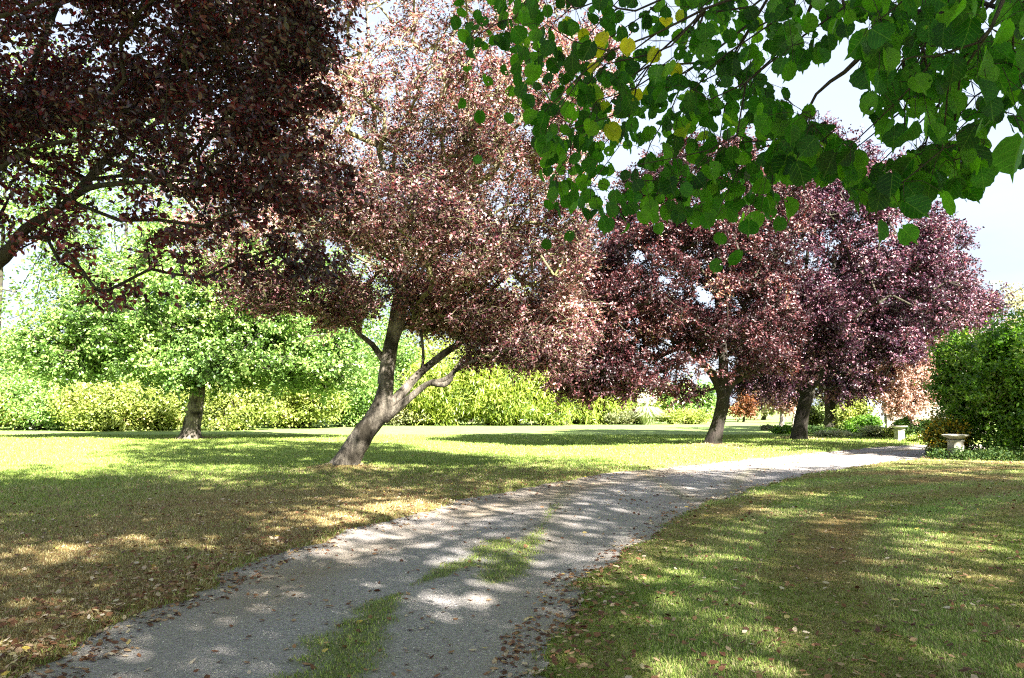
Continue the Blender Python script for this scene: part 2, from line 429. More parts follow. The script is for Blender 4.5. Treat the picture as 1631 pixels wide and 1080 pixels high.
def seg_dist(P, poly):
    out = np.full(len(P), 1e9)
    A = poly[:-1]; B = poly[1:]
    for s0 in range(0, len(P), 20000):
        Q = P[s0:s0 + 20000]; best = np.full(len(Q), 1e9)
        for a, b in zip(A, B):
            ab = b - a; t = np.clip(((Q - a) @ ab) / (ab @ ab + 1e-12), 0, 1)
            dd = (Q[:, 0] - a[0] - t * ab[0]) ** 2 + (Q[:, 1] - a[1] - t * ab[1]) ** 2
            best = np.minimum(best, dd)
        out[s0:s0 + 20000] = np.sqrt(best)
    return out
def in_poly(P, poly):
    x, y = P[:, 0], P[:, 1]; ins = np.zeros(len(P), bool)
    x1, y1 = poly[:, 0], poly[:, 1]; x2, y2 = np.roll(x1, -1), np.roll(y1, -1)
    for a, b, c, d in zip(x1, y1, x2, y2):
        if b == d: continue
        m = ((b > y) != (d > y)) & (x < (c - a) * (y - b) / (d - b) + a)
        ins ^= m
    return ins
LEc = resample(LE, .5); REc = resample(RE, .5); POLYc = np.vstack([LEc, REc[::-1]])
def path_sd(P):
    """signed distance to the gravel edge, positive on the grass; the edge is ragged"""
    P = P[:, :2]
    far = (P[:, 1] > 45) | (np.abs(P[:, 0]) > 60) | (P[:, 1] < -12)
    out = np.full(len(P), 5.0)
    Q = P[~far]
    d = np.minimum(seg_dist(Q, LEc), seg_dist(Q, REc))
    ins = in_poly(Q, POLYc)
    s = np.where(ins, -d, d) + (vnoise(Q, 2.2, 3, 3) - .5) * .42 + (vnoise(Q, 9, 9, 2) - .5) * .12
    out[~far] = s
    return out
def left_dist(P):
    """how far to the left-hand (tree) side of the drive"""
    return seg_dist(P[:, :2], LEc)
tree_bases = np.array([gnd(545, 752), gnd(1137, 712), gnd(1275, 700), gnd(305, 700), [-6.6, 9.5]])
def dry_and_sheen(P):
    P = P[:, :2]
    n1 = vnoise(P, .33, 21, 3); n2 = vnoise(P, 1.7, 22, 3)
    is_left = (in_side(P))
    dl = left_dist(P)
    # left verge: brown, worn turf under the trees, greener beyond
    a = np.clip(1.45 - dl / 7.0, 0, 1) * np.clip((23 - P[:, 1]) / 8, .12, 1)
    a = a * (.55 + 1.1 * (n1 - .25))
    for tb_ in tree_bases:
        dd = np.linalg.norm((P - tb_) * [1, 1], axis=1); a = np.maximum(a, np.clip(1.25 - dd / 1.6, 0, 1) * .95)
    # right lawn: dry streaks, plus mower-arc stripes with blade sheen put into the colour
    b = np.clip((n1 - .36) * 2.4, 0, 1) * .55
    c = RE.mean(0)
    rr = np.linalg.norm(P - np.array([16.0, 3.0]), axis=1)
    mow_sheen = .5 + .5 * np.sin(rr * 2 * math.pi / 1.7 + (n1 - .5) * 3)
    b = b * .6 + .50 * mow_sheen * np.clip((P[:, 1] - 3) / 8, 0.1, 1)
    near = np.clip(1 - np.abs(seg_dist(P, REc) - 2.4) / 2.2, 0, 1)
    b = b + near * .20 * (n1 > .42)
    b = b + .14
    d = np.where(is_left, a, b) + (n2 - .5) * .55
    return np.clip(d, 0, 1)
MIDc = None
def in_side(P):
    """True on the tree side of the drive (beyond its left edge)"""
    yl = np.interp(P[:, 0], LEc[:, 0], LEc[:, 1])
    ym = np.interp(P[:, 0], REc[np.argsort(REc[:, 0]), 0], REc[np.argsort(REc[:, 0]), 1])
    return P[:, 1] > np.minimum(yl, 60) - .3
def lawn_z(P, sd=None):
    if sd is None: sd = path_sd(P)
    z = np.clip((sd + .06) / .22, 0, 1) * .07 - .03 - .07 * np.clip((-sd - .10) / .2, 0, 1)
    near = np.clip((45 - P[:, 1]) / 30, 0, 1)
    z += (vnoise(P[:, :2], .8, 31, 2) - .5) * .05 * near * np.clip(sd, 0, 1)
    tb0 = tree_bases[0]
    d = np.linalg.norm(P[:, :2] - tb0, axis=1)
    z += .20 * np.exp(-(d / .75) ** 2)
    for q in tree_bases[1:4]:
        z += .12 * np.exp(-(np.linalg.norm(P[:, :2] - q, axis=1) / .8) ** 2)
    return z

def axis(lo, a, b, hi, fine, k):
    mid = np.arange(a, b + fine / 2, fine)
    l = a - np.geomspace(fine * 1.5, a - lo, k)[::-1]; h = b + np.geomspace(fine * 1.5, hi - b, k)
    return np.concatenate([l, mid, h])
gx = axis(-600, -13, 16, 600, .11, 34); gy = axis(-400, 2.2, 30, 1500, .11, 36)
X, Y = np.meshgrid(gx, gy); GP = np.c_[X.ravel(), Y.ravel()]
gsd = path_sd(GP); gz = lawn_z(GP, gsd); gdry = dry_and_sheen(GP)
nx, ny = len(gx), len(gy)
ii = (np.arange(ny - 1)[:, None] * nx + np.arange(nx - 1)[None]).ravel()
gfaces = np.stack([ii, ii + 1, ii + nx + 1, ii + nx], -1)

m, n, b = new_mat('lawn'); M['lawn'] = m
a_ = n.nodes.new("ShaderNodeAttribute"); a_.attribute_name = 'dry'
s_ = n.nodes.new("ShaderNodeAttribute"); s_.attribute_name = 'sd'
geo = n.nodes.new("ShaderNodeNewGeometry")
t1 = n.nodes.new("ShaderNodeTexNoise"); t1.inputs['Scale'].default_value = 26; t1.inputs['Detail'].default_value = 8; t1.inputs['Roughness'].default_value = .75
t2 = n.nodes.new("ShaderNodeTexNoise"); t2.inputs['Scale'].default_value = 1.4; t2.inputs['Detail'].default_value = 6
for t in (t1, t2): n.links.new(geo.outputs['Position'], t.inputs['Vector'])
gr = ramp(n, [(.25, (.07, .11, .024)), (.5, (.17, .235, .070)), (.75, (.28, .35, .14))]); n.links.new(t1.outputs['Fac'], gr.inputs[0])
dr = ramp(n, [(.25, (.055, .035, .014)), (.5, (.20, .135, .055)), (.75, (.38, .28, .12))]); n.links.new(t1.outputs['Fac'], dr.inputs[0])
mxl = n.nodes.new("ShaderNodeMixRGB"); n.links.new(a_.outputs['Fac'], mxl.inputs[0]); n.links.new(gr.outputs[0], mxl.inputs[1]); n.links.new(dr.outputs[0], mxl.inputs[2])
hs = n.nodes.new("ShaderNodeHueSaturation"); n.links.new(mxl.outputs[0], hs.inputs['Color'])
mr = n.nodes.new("ShaderNodeMapRange"); mr.inputs[1].default_value = .3; mr.inputs[2].default_value = .7; mr.inputs[3].default_value = .75; mr.inputs[4].default_value = 1.25
n.links.new(t2.outputs['Fac'], mr.inputs[0]); n.links.new(mr.outputs[0], hs.inputs['Value'])
n.links.new(hs.outputs[0], b.inputs['Base Color']); b.inputs['Roughness'].default_value = .95; b.inputs['Specular IOR Level'].default_value = .1
bp = n.nodes.new("ShaderNodeBump"); bp.inputs['Strength'].default_value = 1; bp.inputs['Distance'].default_value = .02
n.links.new(t1.outputs['Fac'], bp.inputs['Height']); n.links.new(bp.outputs[0], b.inputs['Normal'])
lawn = link(mesh_np('lawn', np.c_[GP, gz], gfaces, smooth=True, fattr={'dry': gdry, 'sd': gsd}), 'lawn', M['lawn'])
tag(lawn, kind='structure')

# gravel drive sheet
def arc_pair(n_):
    def byfrac(P, n_):
        d = np.r_[0, np.cumsum(np.linalg.norm(np.diff(P, axis=0), axis=1))]; t = np.linspace(0, d[-1], n_)
        return np.c_[np.interp(t, d, P[:, 0]), np.interp(t, d, P[:, 1])]
    return byfrac
# pair the edges: for each left point the matching fraction by cumulative depth of key stations
keyL = [0, 1, 2, 4, 6, 8, 10, 11, 12, 13, 14, 15, 16, 17, 18, 19]
def station_sheet():
    L, Rr = LEs, REs
    dL = np.r_[0, np.cumsum(np.linalg.norm(np.diff(L, axis=0), axis=1))]
    # dynamic nearest pairing keeps the cross-sections square to the drive
    mid, j = [], 0
    rows = []
    for i in range(0, len(L), 1):
        w = Rr[j:j + 40]; k = int(np.argmin(np.linalg.norm(w - L[i], axis=1))); j = j + k
        rows.append((L[i], Rr[j]))
    return rows
rows = station_sheet(); NC = 46
PL = np.array([r[0] for r in rows]); PR = np.array([r[1] for r in rows])
dirv = norm(PR - PL); f = np.linspace(0, 1, NC)
W0 = PL - dirv * .55; W1 = PR + dirv * .55
S = W0[:, None] * (1 - f)[None, :, None] + W1[:, None] * f[None, :, None]
SP_ = S.reshape(-1, 2)
ff = np.tile(f, len(rows))
psd = path_sd(SP_)
n1 = vnoise(SP_, .55, 41, 2); n2 = vnoise(SP_, 6.0, 42, 3)
cc = np.abs(ff - .49 + (vnoise(SP_, .35, 47) - .5) * .04)
def strip(px1, px2):
    return px1, px2
MEDIAN = np.array([gnd(*p) for p in [(500, 1110), (540, 1040), (600, 975), (670, 930), (735, 903), (800, 862), (870, 830), (960, 680), (1060, 775), (1200, 750), (1330, 727), (1450, 717)]])
MEDr = resample(MEDIAN, .4)
dm = seg_dist(SP_, MEDr)
yy = SP_[:, 1]
# the grown-over middle strip: strong near, broken at one point, thinning further on
wid = np.interp(yy, [3.5, 5, 6, 6.6, 7.0, 7.9, 9.5, 11, 14, 25], [.30, .23, .17, .13, .0, .14, .13, .05, .10, .11])
moss = np.clip(1.5 - dm / np.maximum(wid, .02) + (n2 - .5) * 2.2, 0, 1) * np.interp(yy, [9.5, 11, 25], [1, .45, .25])
moss = np.where(wid < .03, 0, moss)
def moss_at(P):
    d = seg_dist(P, MEDr); w = np.interp(P[:, 1], [3.5, 5, 6, 6.6, 7.0, 7.9, 9.5, 11, 14, 25], [.30, .23, .17, .13, .0, .14, .13, .05, .10, .11])
    v = np.clip(1.5 - d / np.maximum(w, .02) + (vnoise(P, 6.0, 42, 3) - .5) * 2.2, 0, 1) * np.interp(P[:, 1], [9.5, 11, 25], [1, .45, .25])
    return np.where(w < .03, 0, v)
edge = np.clip(1 + psd / .45, 0, 1)
rut = np.exp(-((ff - .27) / .10) ** 2) + np.exp(-((ff - .74) / .10) ** 2)
pz = .006 - .035 * rut + .012 * np.exp(-((ff - .49) / .12) ** 2) + (n1 - .5) * .015
i0 = (np.arange(len(rows) - 1)[:, None] * NC + np.arange(NC - 1)[None]).ravel()
pf = np.stack([i0, i0 + NC, i0 + NC + 1, i0 + 1], -1)
m, n, b = new_mat('gravel'); M['gravel'] = m
geo = n.nodes.new("ShaderNodeNewGeometry")
v1 = n.nodes.new("ShaderNodeTexVoronoi"); v1.inputs['Scale'].default_value = 70; v1.inputs['Randomness'].default_value = 1
v2 = n.nodes.new("ShaderNodeTexNoise"); v2.inputs['Scale'].default_value = 55; v2.inputs['Detail'].default_value = 9; v2.inputs['Roughness'].default_value = .8
v3 = n.nodes.new("ShaderNodeTexNoise"); v3.inputs['Scale'].default_value = 1.1; v3.inputs['Detail'].default_value = 5
for t in (v1, v2, v3): n.links.new(geo.outputs['Position'], t.inputs['Vector'])
sx = n.nodes.new("ShaderNodeSeparateXYZ"); n.links.new(v1.outputs['Color'], sx.inputs[0])
g1 = ramp(n, [(0, (.175, .163, .168)), (.45, (.275, .255, .258)), (.8, (.38, .355, .345)), (1, (.60, .55, .50))]); n.links.new(sx.outputs[0], g1.inputs[0])
g2 = ramp(n, [(.3, (.16, .147, .148)), (.7, (.39, .355, .335))]); n.links.new(v2.outputs['Fac'], g2.inputs[0])
q1 = n.nodes.new("ShaderNodeMixRGB"); q1.inputs[0].default_value = .5; n.links.new(g1.outputs[0], q1.inputs[1]); n.links.new(g2.outputs[0], q1.inputs[2])
am = n.nodes.new("ShaderNodeAttribute"); am.attribute_name = 'dirt'
q2 = n.nodes.new("ShaderNodeMixRGB"); n.links.new(am.outputs['Fac'], q2.inputs[0]); n.links.new(q1.outputs[0], q2.inputs[1])
g3 = ramp(n, [(.3, (.16, .125, .09)), (.7, (.36, .30, .235))]); n.links.new(v2.outputs['Fac'], g3.inputs[0]); n.links.new(g3.outputs[0], q2.inputs[2])
ao = n.nodes.new("ShaderNodeAttribute"); ao.attribute_name = 'moss'
q3 = n.nodes.new("ShaderNodeMixRGB"); n.links.new(ao.outputs['Fac'], q3.inputs[0]); n.links.new(q2.outputs[0], q3.inputs[1])
g4 = ramp(n, [(.3, (.05, .07, .012)), (.7, (.16, .19, .04))]); n.links.new(v2.outputs['Fac'], g4.inputs[0]); n.links.new(g4.outputs[0], q3.inputs[2])
n.links.new(q3.outputs[0], b.inputs['Base Color']); b.inputs['Roughness'].default_value = .95; b.inputs['Specular IOR Level'].default_value = .15
bp = n.nodes.new("ShaderNodeBump"); bp.inputs['Strength'].default_value = 1; bp.inputs['Distance'].default_value = .012
ad = n.nodes.new("ShaderNodeMath"); ad.operation = 'ADD'; n.links.new(v1.outputs['Distance'], ad.inputs[0]); n.links.new(v2.outputs['Fac'], ad.inputs[1])
n.links.new(ad.outputs[0], bp.inputs['Height']); n.links.new(bp.outputs[0], b.inputs['Normal'])
dirt = np.clip(.5 * edge * (n2 > .42) + .75 * np.exp(-((ff - .27) / .12) ** 2) * n1 * 1.6 + .35 * np.exp(-((ff - .74) / .09) ** 2) * n1 + .5 * np.clip(1.2 - dm / .5, 0, 1) * (yy > 9) + (vnoise(SP_, 1.5, 77, 3) - .5) * .5, 0, 1)
drive = link(mesh_np('gravel_path', np.c_[SP_, pz], pf, smooth=True, fattr={'moss': moss * .8, 'dirt': dirt}), 'gravel_path', M['gravel'])
tag(drive, kind='structure')

# loose stones of the drive, where one can see them
g = np.random.default_rng(11)
Ns = 36000
yd = 3.0 * (14 / 3.0) ** g.random(Ns) ; xd = g.uniform(-1, 1, Ns) * (yd * .72 + .5)
Q = np.c_[xd, yd]; sdq = path_sd(Q); mq = moss_at(Q)
keep = (sdq < .05) & (mq < .5) & (g.random(Ns) < np.clip(.45 + 1.1 * (vnoise(Q, 1.3, 90, 2) - .4) * 2, .15, 1)); Q = Q[keep]
Ns = len(Q); sz = g.uniform(.0035, .0085, Ns) * np.where(g.random(Ns) < .02, 1.6, 1)
ang = g.uniform(0, 6.28, Ns)
oct_ = np.array([[1, 0, 0], [.2, .8, .1], [-.9, .2, 0], [-.1, -.9, .05], [.1, .05, .75]])
ca, sa = np.cos(ang), np.sin(ang)
O = oct_[None] * (sz[:, None, None] * g.uniform(.7, 1.3, (Ns, 5, 3)))
V = np.stack([O[..., 0] * ca[:, None] - O[..., 1] * sa[:, None] + Q[:, None, 0], O[..., 0] * sa[:, None] + O[..., 1] * ca[:, None] + Q[:, None, 1], O[..., 2] + 0], -1)
# height of the sheet under each stone
def sheet_z(P):
    j = np.array([0]); out = np.zeros(len(P))
    for s0 in range(0, len(P), 4000):
        q = P[s0:s0 + 4000]; d = ((q[:, None] - PL[None]) ** 2).sum(-1); k = d.argmin(1)
        w = np.linalg.norm(W1[k] - W0[k], axis=1); fr = np.clip(((q - W0[k]) * norm(W1[k] - W0[k])).sum(1) / w, 0, 1)
        rt = np.exp(-((fr - .27) / .10) ** 2) + np.exp(-((fr - .74) / .10) ** 2)
        out[s0:s0 + 4000] = .006 - .035 * rt + .012 * np.exp(-((fr - .49) / .12) ** 2)
    return out + (vnoise(P, .55, 41, 2) - .5) * .015
V[..., 2] += sheet_z(Q)[:, None] + .001
base = (np.arange(Ns) * 5)[:, None, None]
tf = (np.array([[0, 1, 4], [1, 2, 4], [2, 3, 4], [3, 0, 4]])[None] + base).reshape(-1, 3)
m, n, b = new_mat('stone_chips'); M['chips'] = m
at_ = n.nodes.new("ShaderNodeAttribute"); at_.attribute_name = "rnd"
r_ = ramp(n, [(0, (.13, .13, .145)), (.5, (.26, .255, .26)), (.85, (.40, .37, .33)), (1, (.68, .64, .58))]); n.links.new(at_.outputs['Fac'], r_.inputs[0]); n.links.new(r_.outputs[0], b.inputs['Base Color']); b.inputs['Roughness'].default_value = .85
stones = link(mesh_np('gravel', V.reshape(-1, 3), tf, rnd=np.repeat(g.random(Ns), 4)), 'gravel', M['chips']); tag(stones, 'loose grey and buff stone chips strewn over the drive', 'gravel', kind='stuff')

# ------------------------------------------------------------------ grass blades
m, n, b = new_mat('grass_blade'); M['blade'] = m
a1 = n.nodes.new("ShaderNodeAttribute"); a1.attribute_name = 'dry'
a2 = n.nodes.new("ShaderNodeAttribute"); a2.attribute_name = 'rnd'
gr = ramp(n, [(0, (.075, .13, .014)), (.5, (.23, .32, .050)), (1, (.42, .50, .14))]); n.links.new(a2.outputs['Fac'], gr.inputs[0])
dr = ramp(n, [(0, (.15, .100, .045)), (.5, (.37, .28, .14)), (1, (.60, .50, .32))]); n.links.new(a2.outputs['Fac'], dr.inputs[0])
mxl = n.nodes.new("ShaderNodeMixRGB"); n.links.new(a1.outputs['Fac'], mxl.inputs[0]); n.links.new(gr.outputs[0], mxl.inputs[1]); n.links.new(dr.outputs[0], mxl.inputs[2])
n.links.new(mxl.outputs[0], b.inputs['Base Color']); b.inputs['Roughness'].default_value = .55; b.inputs['Specular IOR Level'].default_value = .3
t = n.nodes.new("ShaderNodeBsdfTranslucent"); n.links.new(mxl.outputs[0], t.inputs[0])
mix = n.nodes.new("ShaderNodeMixShader"); mix.inputs[0].default_value = .3; n.links.new(b.outputs[0], mix.inputs[1]); n.links.new(t.outputs[0], mix.inputs[2]); n.links.new(mix.outputs[0], n.nodes["Material Output"].inputs[0])
def blades(name, Q, z0, h, w, dry, seed, label, lean_dir=None):
    g = np.random.default_rng(seed); N_ = len(Q)
    an = g.uniform(0, 6.283, N_); bx = np.c_[np.cos(an), np.sin(an), np.zeros(N_)]
    lean = g.normal(size=(N_, 3)) * np.array([.5, .5, 0])
    if lean_dir is not None: lean[:, :2] += lean_dir
    tip = np.c_[Q, z0] + (np.array([0, 0, 1.0]) + lean) * h[:, None]
    mid = np.c_[Q, z0] + (np.array([0, 0, 1.0]) * .55 + lean * .35) * h[:, None]
    P0 = np.c_[Q, z0 - .004]
    V = np.stack([P0 - bx * w[:, None] * .5, P0 + bx * w[:, None] * .5, mid + bx * w[:, None] * .4, tip, mid - bx * w[:, None] * .4], 1).reshape(-1, 3)
    base = (np.arange(N_) * 5)[:, None]
    f1 = np.array([[0, 1, 2, 4]]) + base; f2 = np.array([[4, 2, 3]]) + base
    isdry = (g.random(N_) < dry) * g.uniform(.6, 1, N_)
    r = np.clip(g.random(N_), 0, 1)
    me = mesh_np(name, V, [f1, f2], rnd=np.r_[r, r], fattr={'dry': np.repeat(isdry, 5)})
    o = link(me, name, M['blade']); tag(o, label, 'grass', kind='stuff'); return o
g = np.random.default_rng(5)
NB = 680000
yd = 3.2 * (42 / 3.2) ** (g.random(NB) ** .85); xd = g.uniform(-1, 1, NB) * (yd * .70 + .8)
Q = np.c_[xd, yd]; sq = path_sd(Q)
k = sq > -.02 + g.random(NB) * .06; Q = Q[k]; sq = sq[k]
dq = dry_and_sheen(Q)
thin = g.random(len(Q)) < 1.0 - .35 * dq
Q, sq, dq = Q[thin], sq[thin], dq[thin]
edgeg = np.clip(1 - np.abs(sq) / .22, 0, 1)      # greener, taller at the very edge
dq = np.clip(dq * (1 - .5 * edgeg), 0, 1)
h = g.uniform(.018, .042, len(Q)) * np.where(in_side(Q), 1, .68) * (1 + .5 * edgeg) * (1 - .35 * dq) * (1 + .03 * Q[:, 1])
w = g.uniform(.003, .0055, len(Q)) * (1 + Q[:, 1] * .11)
rr = Q - np.array([16.0, 3.0]); rad = np.linalg.norm(rr, axis=1); tang = np.c_[-rr[:, 1], rr[:, 0]] / rad[:, None]
sgn = np.sign(np.sin(rad * 2 * math.pi / 1.7))[:, None]
blades('grass', Q, lawn_z(Q, sq), h, w, dq, 3, 'short mown grass, green with brown dry patches, on both lawns', lean_dir=tang * sgn * 1.1 * (~in_side(Q))[:, None])
# grass in the middle strip of the drive
NB = 120000
yd = 3.2 * (13 / 3.2) ** g.random(NB); xd = g.uniform(-3.2, 1.5, NB); Q = np.c_[xd, yd]
mm_ = moss_at(Q); k = (path_sd(Q) < -.1) & (g.random(NB) < mm_ * .95) & (mm_ > .3); Q = Q[k]
blades('grass_strip', Q, sheet_z(Q), g.uniform(.010, .028, len(Q)), g.uniform(.003, .006, len(Q)) * (1 + Q[:, 1] * .06), np.full(len(Q), .22), 4, 'low green grass and moss growing up the middle of the gravel drive')

# ================================================================== TREES
def tree(name, label, base, trunk_limbs, blobs, mat, per, sig, L, W, seed, bark='bark', group=None, thr=.0, ncl_scale=1.0, shape='rhomb', twig_per=2, twig_len=.4, twig_r=.005,
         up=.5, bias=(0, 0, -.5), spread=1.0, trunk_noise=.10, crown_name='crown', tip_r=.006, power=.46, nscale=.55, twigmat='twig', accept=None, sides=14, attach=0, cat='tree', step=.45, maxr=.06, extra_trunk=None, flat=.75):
    g = np.random.default_rng(seed)
    root = empty(name, (base[0], base[1], 0)); tag(root, label, cat, group)
    sk = Skeleton(); tb = Tubes(); limbs = Tubes(); has_limb = False
    for i, (pts, rad) in enumerate(trunk_limbs):
        p, r = smooth_poly(pts, rad, .08 if i == 0 else .14)
        if i == 0:
            zz = p[:, 2] - p[0, 2]; r = r * (1 + .10 * np.exp(-np.maximum(zz, 0) / .5))
            tb.add(p, r, sides * 2, trunk_noise, seed, flare=.5)
        else:
            limbs = Tubes(); limbs.add(p, r, max(7, sides - 4), trunk_noise * .8, seed + i)
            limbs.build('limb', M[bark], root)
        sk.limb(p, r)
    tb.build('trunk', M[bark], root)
    C = []
    for (c, r, n_) in blobs:
        C.append(ellipsoid_pts(c, r, int(n_ * ncl_scale), g, .35))
    C = np.concatenate(C)
    if thr > 0: C = C[vnoise(C, nscale, seed + 50, 2) > thr]
    if accept is not None: C = C[accept(C)]
    org = np.array(trunk_limbs[0][0][-1], float)
    A, B, ra, rb, nodes = sk.grow(C, org, seed=seed, tip_r=tip_r, power=power, minr_attach=attach, step=step, maxr=maxr)
    bt = Tubes(); thick = rb > .011
    bt.frusta(A[thick], B[thick], ra[thick], rb[thick], 6)
    bt.frusta(A[~thick], B[~thick], ra[~thick], rb[~thick], 3)
    kk = max(3, twig_per)
    sA, sB, sC, P, sdir = sprays(C, kk, sig * 2.6, max(2, int(per / kk)), g, org, off=sig * .16, droop=.35 + .3 * max(0, -bias[2]))
    if twig_per:
        bt.frusta(sA, sB, np.full(len(sA), twig_r), np.full(len(sA), twig_r * .7), 3); bt.frusta(sB, sC, np.full(len(sA), twig_r * .7), np.full(len(sA), twig_r * .35), 3)
    bt.build('branches', M[twigmat], root)
    # a share of the leaves sits along the outer branchlets as well
    far = B[rb < .012]; bias = np.asarray(bias) + np.vstack([sdir * .9, np.zeros((int(len(P) * .12) if len(far) else 0, 3))])
    if len(far):
        k = g.integers(0, len(far), int(len(P) * .12)); P = np.vstack([P, far[k] + g.normal(size=(len(k), 3)) * sig * .35])
    cl = vnoise(P, .7, seed + 70, 2)
    rnd = np.clip(g.random(len(P)) * .75 + (cl - .5) * .9 + .12, 0, 1)
    leaves(crown_name, P, L, W, mat, root, bias=bias, up=up, seed=seed + 2, shape=shape, rnd=rnd, spread=spread)
    return root
def px_limb(pts, d, rad):
    return [at(x, y, (d if np.isscalar(d) else d[i])) for i, (x, y) in enumerate(pts)], rad
PLUMS = 'purple-leaved trees along the drive'

# --- leaning plum, the main tree
D1 = gnd(545, 752)[1]
T1 = [px_limb([(541, 760), (556, 728), (580, 690), (605, 655), (613, 625), (616, 600)], [D1, D1, D1, D1, D1, D1], [.285, .26, .245, .25, .205, .175]),
      px_limb([(614, 612), (618, 575), (628, 520), (636, 470), (655, 400), (690, 310), (735, 200), (775, 90), (800, -30)], [D1, D1, D1 - .1, D1, D1, D1 + .2, D1 + .4, D1 + .5, D1 + .6], [.20, .195, .17, .135, .10, .085, .065, .045, .03]),
      px_limb([(624, 545), (638, 500), (643, 455), (640, 400), (625, 320), (600, 220), (590, 100), (580, -40)], [D1 - .1, D1 - .2, D1 - .4, D1 - .6, D1 - .9, D1 - 1.2, D1 - 1.4, D1 - 1.5], [.15, .15, .13, .09, .07, .055, .04, .02]),
      px_limb([(612, 575), (592, 548), (573, 533), (558, 515), (530, 490), (480, 470)], [D1, D1 - .1, D1 - .2, D1 - .3, D1 - .5, D1 - .8], [.09, .07, .055, .05, .035, .02]),
      px_limb([(610, 655), (640, 626), (668, 595), (705, 565), (740, 538), (765, 490), (790, 455), (812, 430), (840, 370), (850, 280)], [D1, D1, D1 + .1, D1 + .2, D1 + .3, D1 + .4, D1 + .5, D1 + .6, D1 + .7, D1 + .8], [.14, .12, .10, .085, .07, .06, .052, .045, .035, .025]),
      px_limb([(612, 668), (645, 640), (680, 612), (707, 605), (732, 586), (775, 566), (830, 545), (880, 500)], [D1, D1 - .1, D1 - .2, D1 - .3, D1 - .4, D1 - .6, D1 - .8, D1 - 1], [.11, .09, .07, .058, .048, .038, .026, .015]),
      px_limb([(690, 610), (707, 613), (718, 604), (722, 590)], [D1 - .25, D1 - .3, D1 - .32, D1 - .35], [.08, .07, .055, .04]),
      px_limb([(672, 592), (674, 560), (668, 500), (672, 440), (684, 380)], [D1 + .1, D1 + .1, D1 + .1, D1, D1], [.04, .034, .028, .022, .015])]
B1 = [(at(620, 60, D1), (4.4, 3.8, 4.2), 520), (at(560, 260, D1 - .5), (3.6, 2.8, 2.2), 250), (at(780, 250, D1 + .5), (2.6, 2.8, 2.8), 260), (at(700, 400, D1), (2.6, 2.6, 1.5), 190),
      (at(800, 470, D1 + .5), (2.0, 2.2, 1.3), 120), (at(440, 400, D1 - 1), (2.1, 2.0, 1.3), 85), (at(650, -180, D1), (3.6, 3.4, 2.6), 200), (at(870, 430, D1), (1.5, 1.8, 2.2), 170), (at(720, 480, D1 + .6), (2.6, 2.0, .9), 150), (at(900, 530, D1), (.9, 1.2, 1.0), 60), (at(400, 300, D1), (2.6, 2.4, 1.6), 100), (at(655, 350, D1 - 3.2), (1.5, 1.2, .9), 80), (at(560, 330, D1 - 2.8), (1.3, 1.2, .8), 60), (at(850, 130, D1 + 1), (2.6, 2.6, 2.4), 260), (at(700, 490, D1 + .5), (1.2, 1.4, .6), 90), (at(790, 510, D1 + .2), (1.4, 1.6, .6), 120), (at(830, 560, D1 - .6), (1.0, .8, .35), 40), (at(760, 560, D1 - .3), (.6, .6, .3), 14), (at(530, 500, D1 - .4), (.9, .8, .35), 22), (at(870, 560, D1 + .5), (.9, 1.2, .5), 34), (at(600, 470, D1 - 1), (1.2, 1.0, .5), 40), (at(450, 470, D1 - 1), (1.4, 1.2, .5), 40), (at(540, 470, D1 - .6), (1.8, 1.4, .55), 70)]
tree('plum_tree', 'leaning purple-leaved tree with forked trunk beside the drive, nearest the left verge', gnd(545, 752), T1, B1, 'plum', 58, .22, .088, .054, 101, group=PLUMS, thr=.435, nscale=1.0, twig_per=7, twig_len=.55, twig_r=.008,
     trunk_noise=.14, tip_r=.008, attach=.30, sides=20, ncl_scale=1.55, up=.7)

# --- overhanging plum at upper left, trunk just out of the picture
T2 = [([np.array([-7.6, 9.6, -.1]), np.array([-7.5, 9.6, .8]), np.array([-7.3, 9.6, 1.9]), np.array([-7.1, 9.5, 2.4])], [.30, .26, .24, .22]),
      px_limb([(-150, 520), (-60, 450), (5, 410), (40, 365), (90, 335), (140, 300), (200, 292), (270, 288)], [9.5, 9.3, 9, 8.9, 8.8, 8.7, 8.6, 8.5], [.15, .11, .08, .058, .045, .036, .028, .018]),
      px_limb([(-150, 480), (-60, 360), (10, 220), (70, 60), (140, -120)], [9.5, 9.3, 9.4, 9.6, 9.8], [.12, .085, .06, .045, .03]),
      px_limb([(120, 310), (190, 230), (280, 140), (380, 60)], [8.8, 9.2, 9.6, 9.9], [.05, .04, .03, .02])]
B2 = [(at(320, 0, 9), (1.6, 2.2, 1.15), 330), (at(130, 50, 9), (1.6, 2.0, 1.1), 250), (at(440, 110, 8.9), (.6, 1.2, .75), 80), (at(90, 210, 9), (1.4, 1.6, .55), 90), (at(300, 215, 8.8), (1.3, 1.4, .55), 90), (at(430, 290, 8.7), (.7, 1.0, .5), 36), (at(250, 320, 8.7), (1.3, 1.0, .3), 20), (at(490, 400, 8.7), (.42, .5, .3), 12), (at(60, 340, 8.8), (.8, .8, .4), 24), (at(140, 450, 8.8), (.6, .6, .35), 12), (at(340, 400, 8.7), (.9, .8, .35), 18), (at(520, 300, 9), (.35, .6, .5), 14), (at(-40, 130, 9), (1.2, 1.6, 1.2), 150), (at(200, -300, 9), (4.2, 3.6, 2.6), 380), (at(-330, 40, 9), (2.2, 2.6, 2.2), 140), (at(520, 20, 9.3), (.5, .9, .7), 40)]
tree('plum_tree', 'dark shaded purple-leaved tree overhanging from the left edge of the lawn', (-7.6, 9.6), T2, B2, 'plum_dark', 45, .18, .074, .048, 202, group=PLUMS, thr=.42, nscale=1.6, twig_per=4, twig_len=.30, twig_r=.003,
     shape='ovate', bark='bark_dark', twigmat='bark_dark', tip_r=.004, up=.3, bias=(.6, 0, -1.1), step=.3)

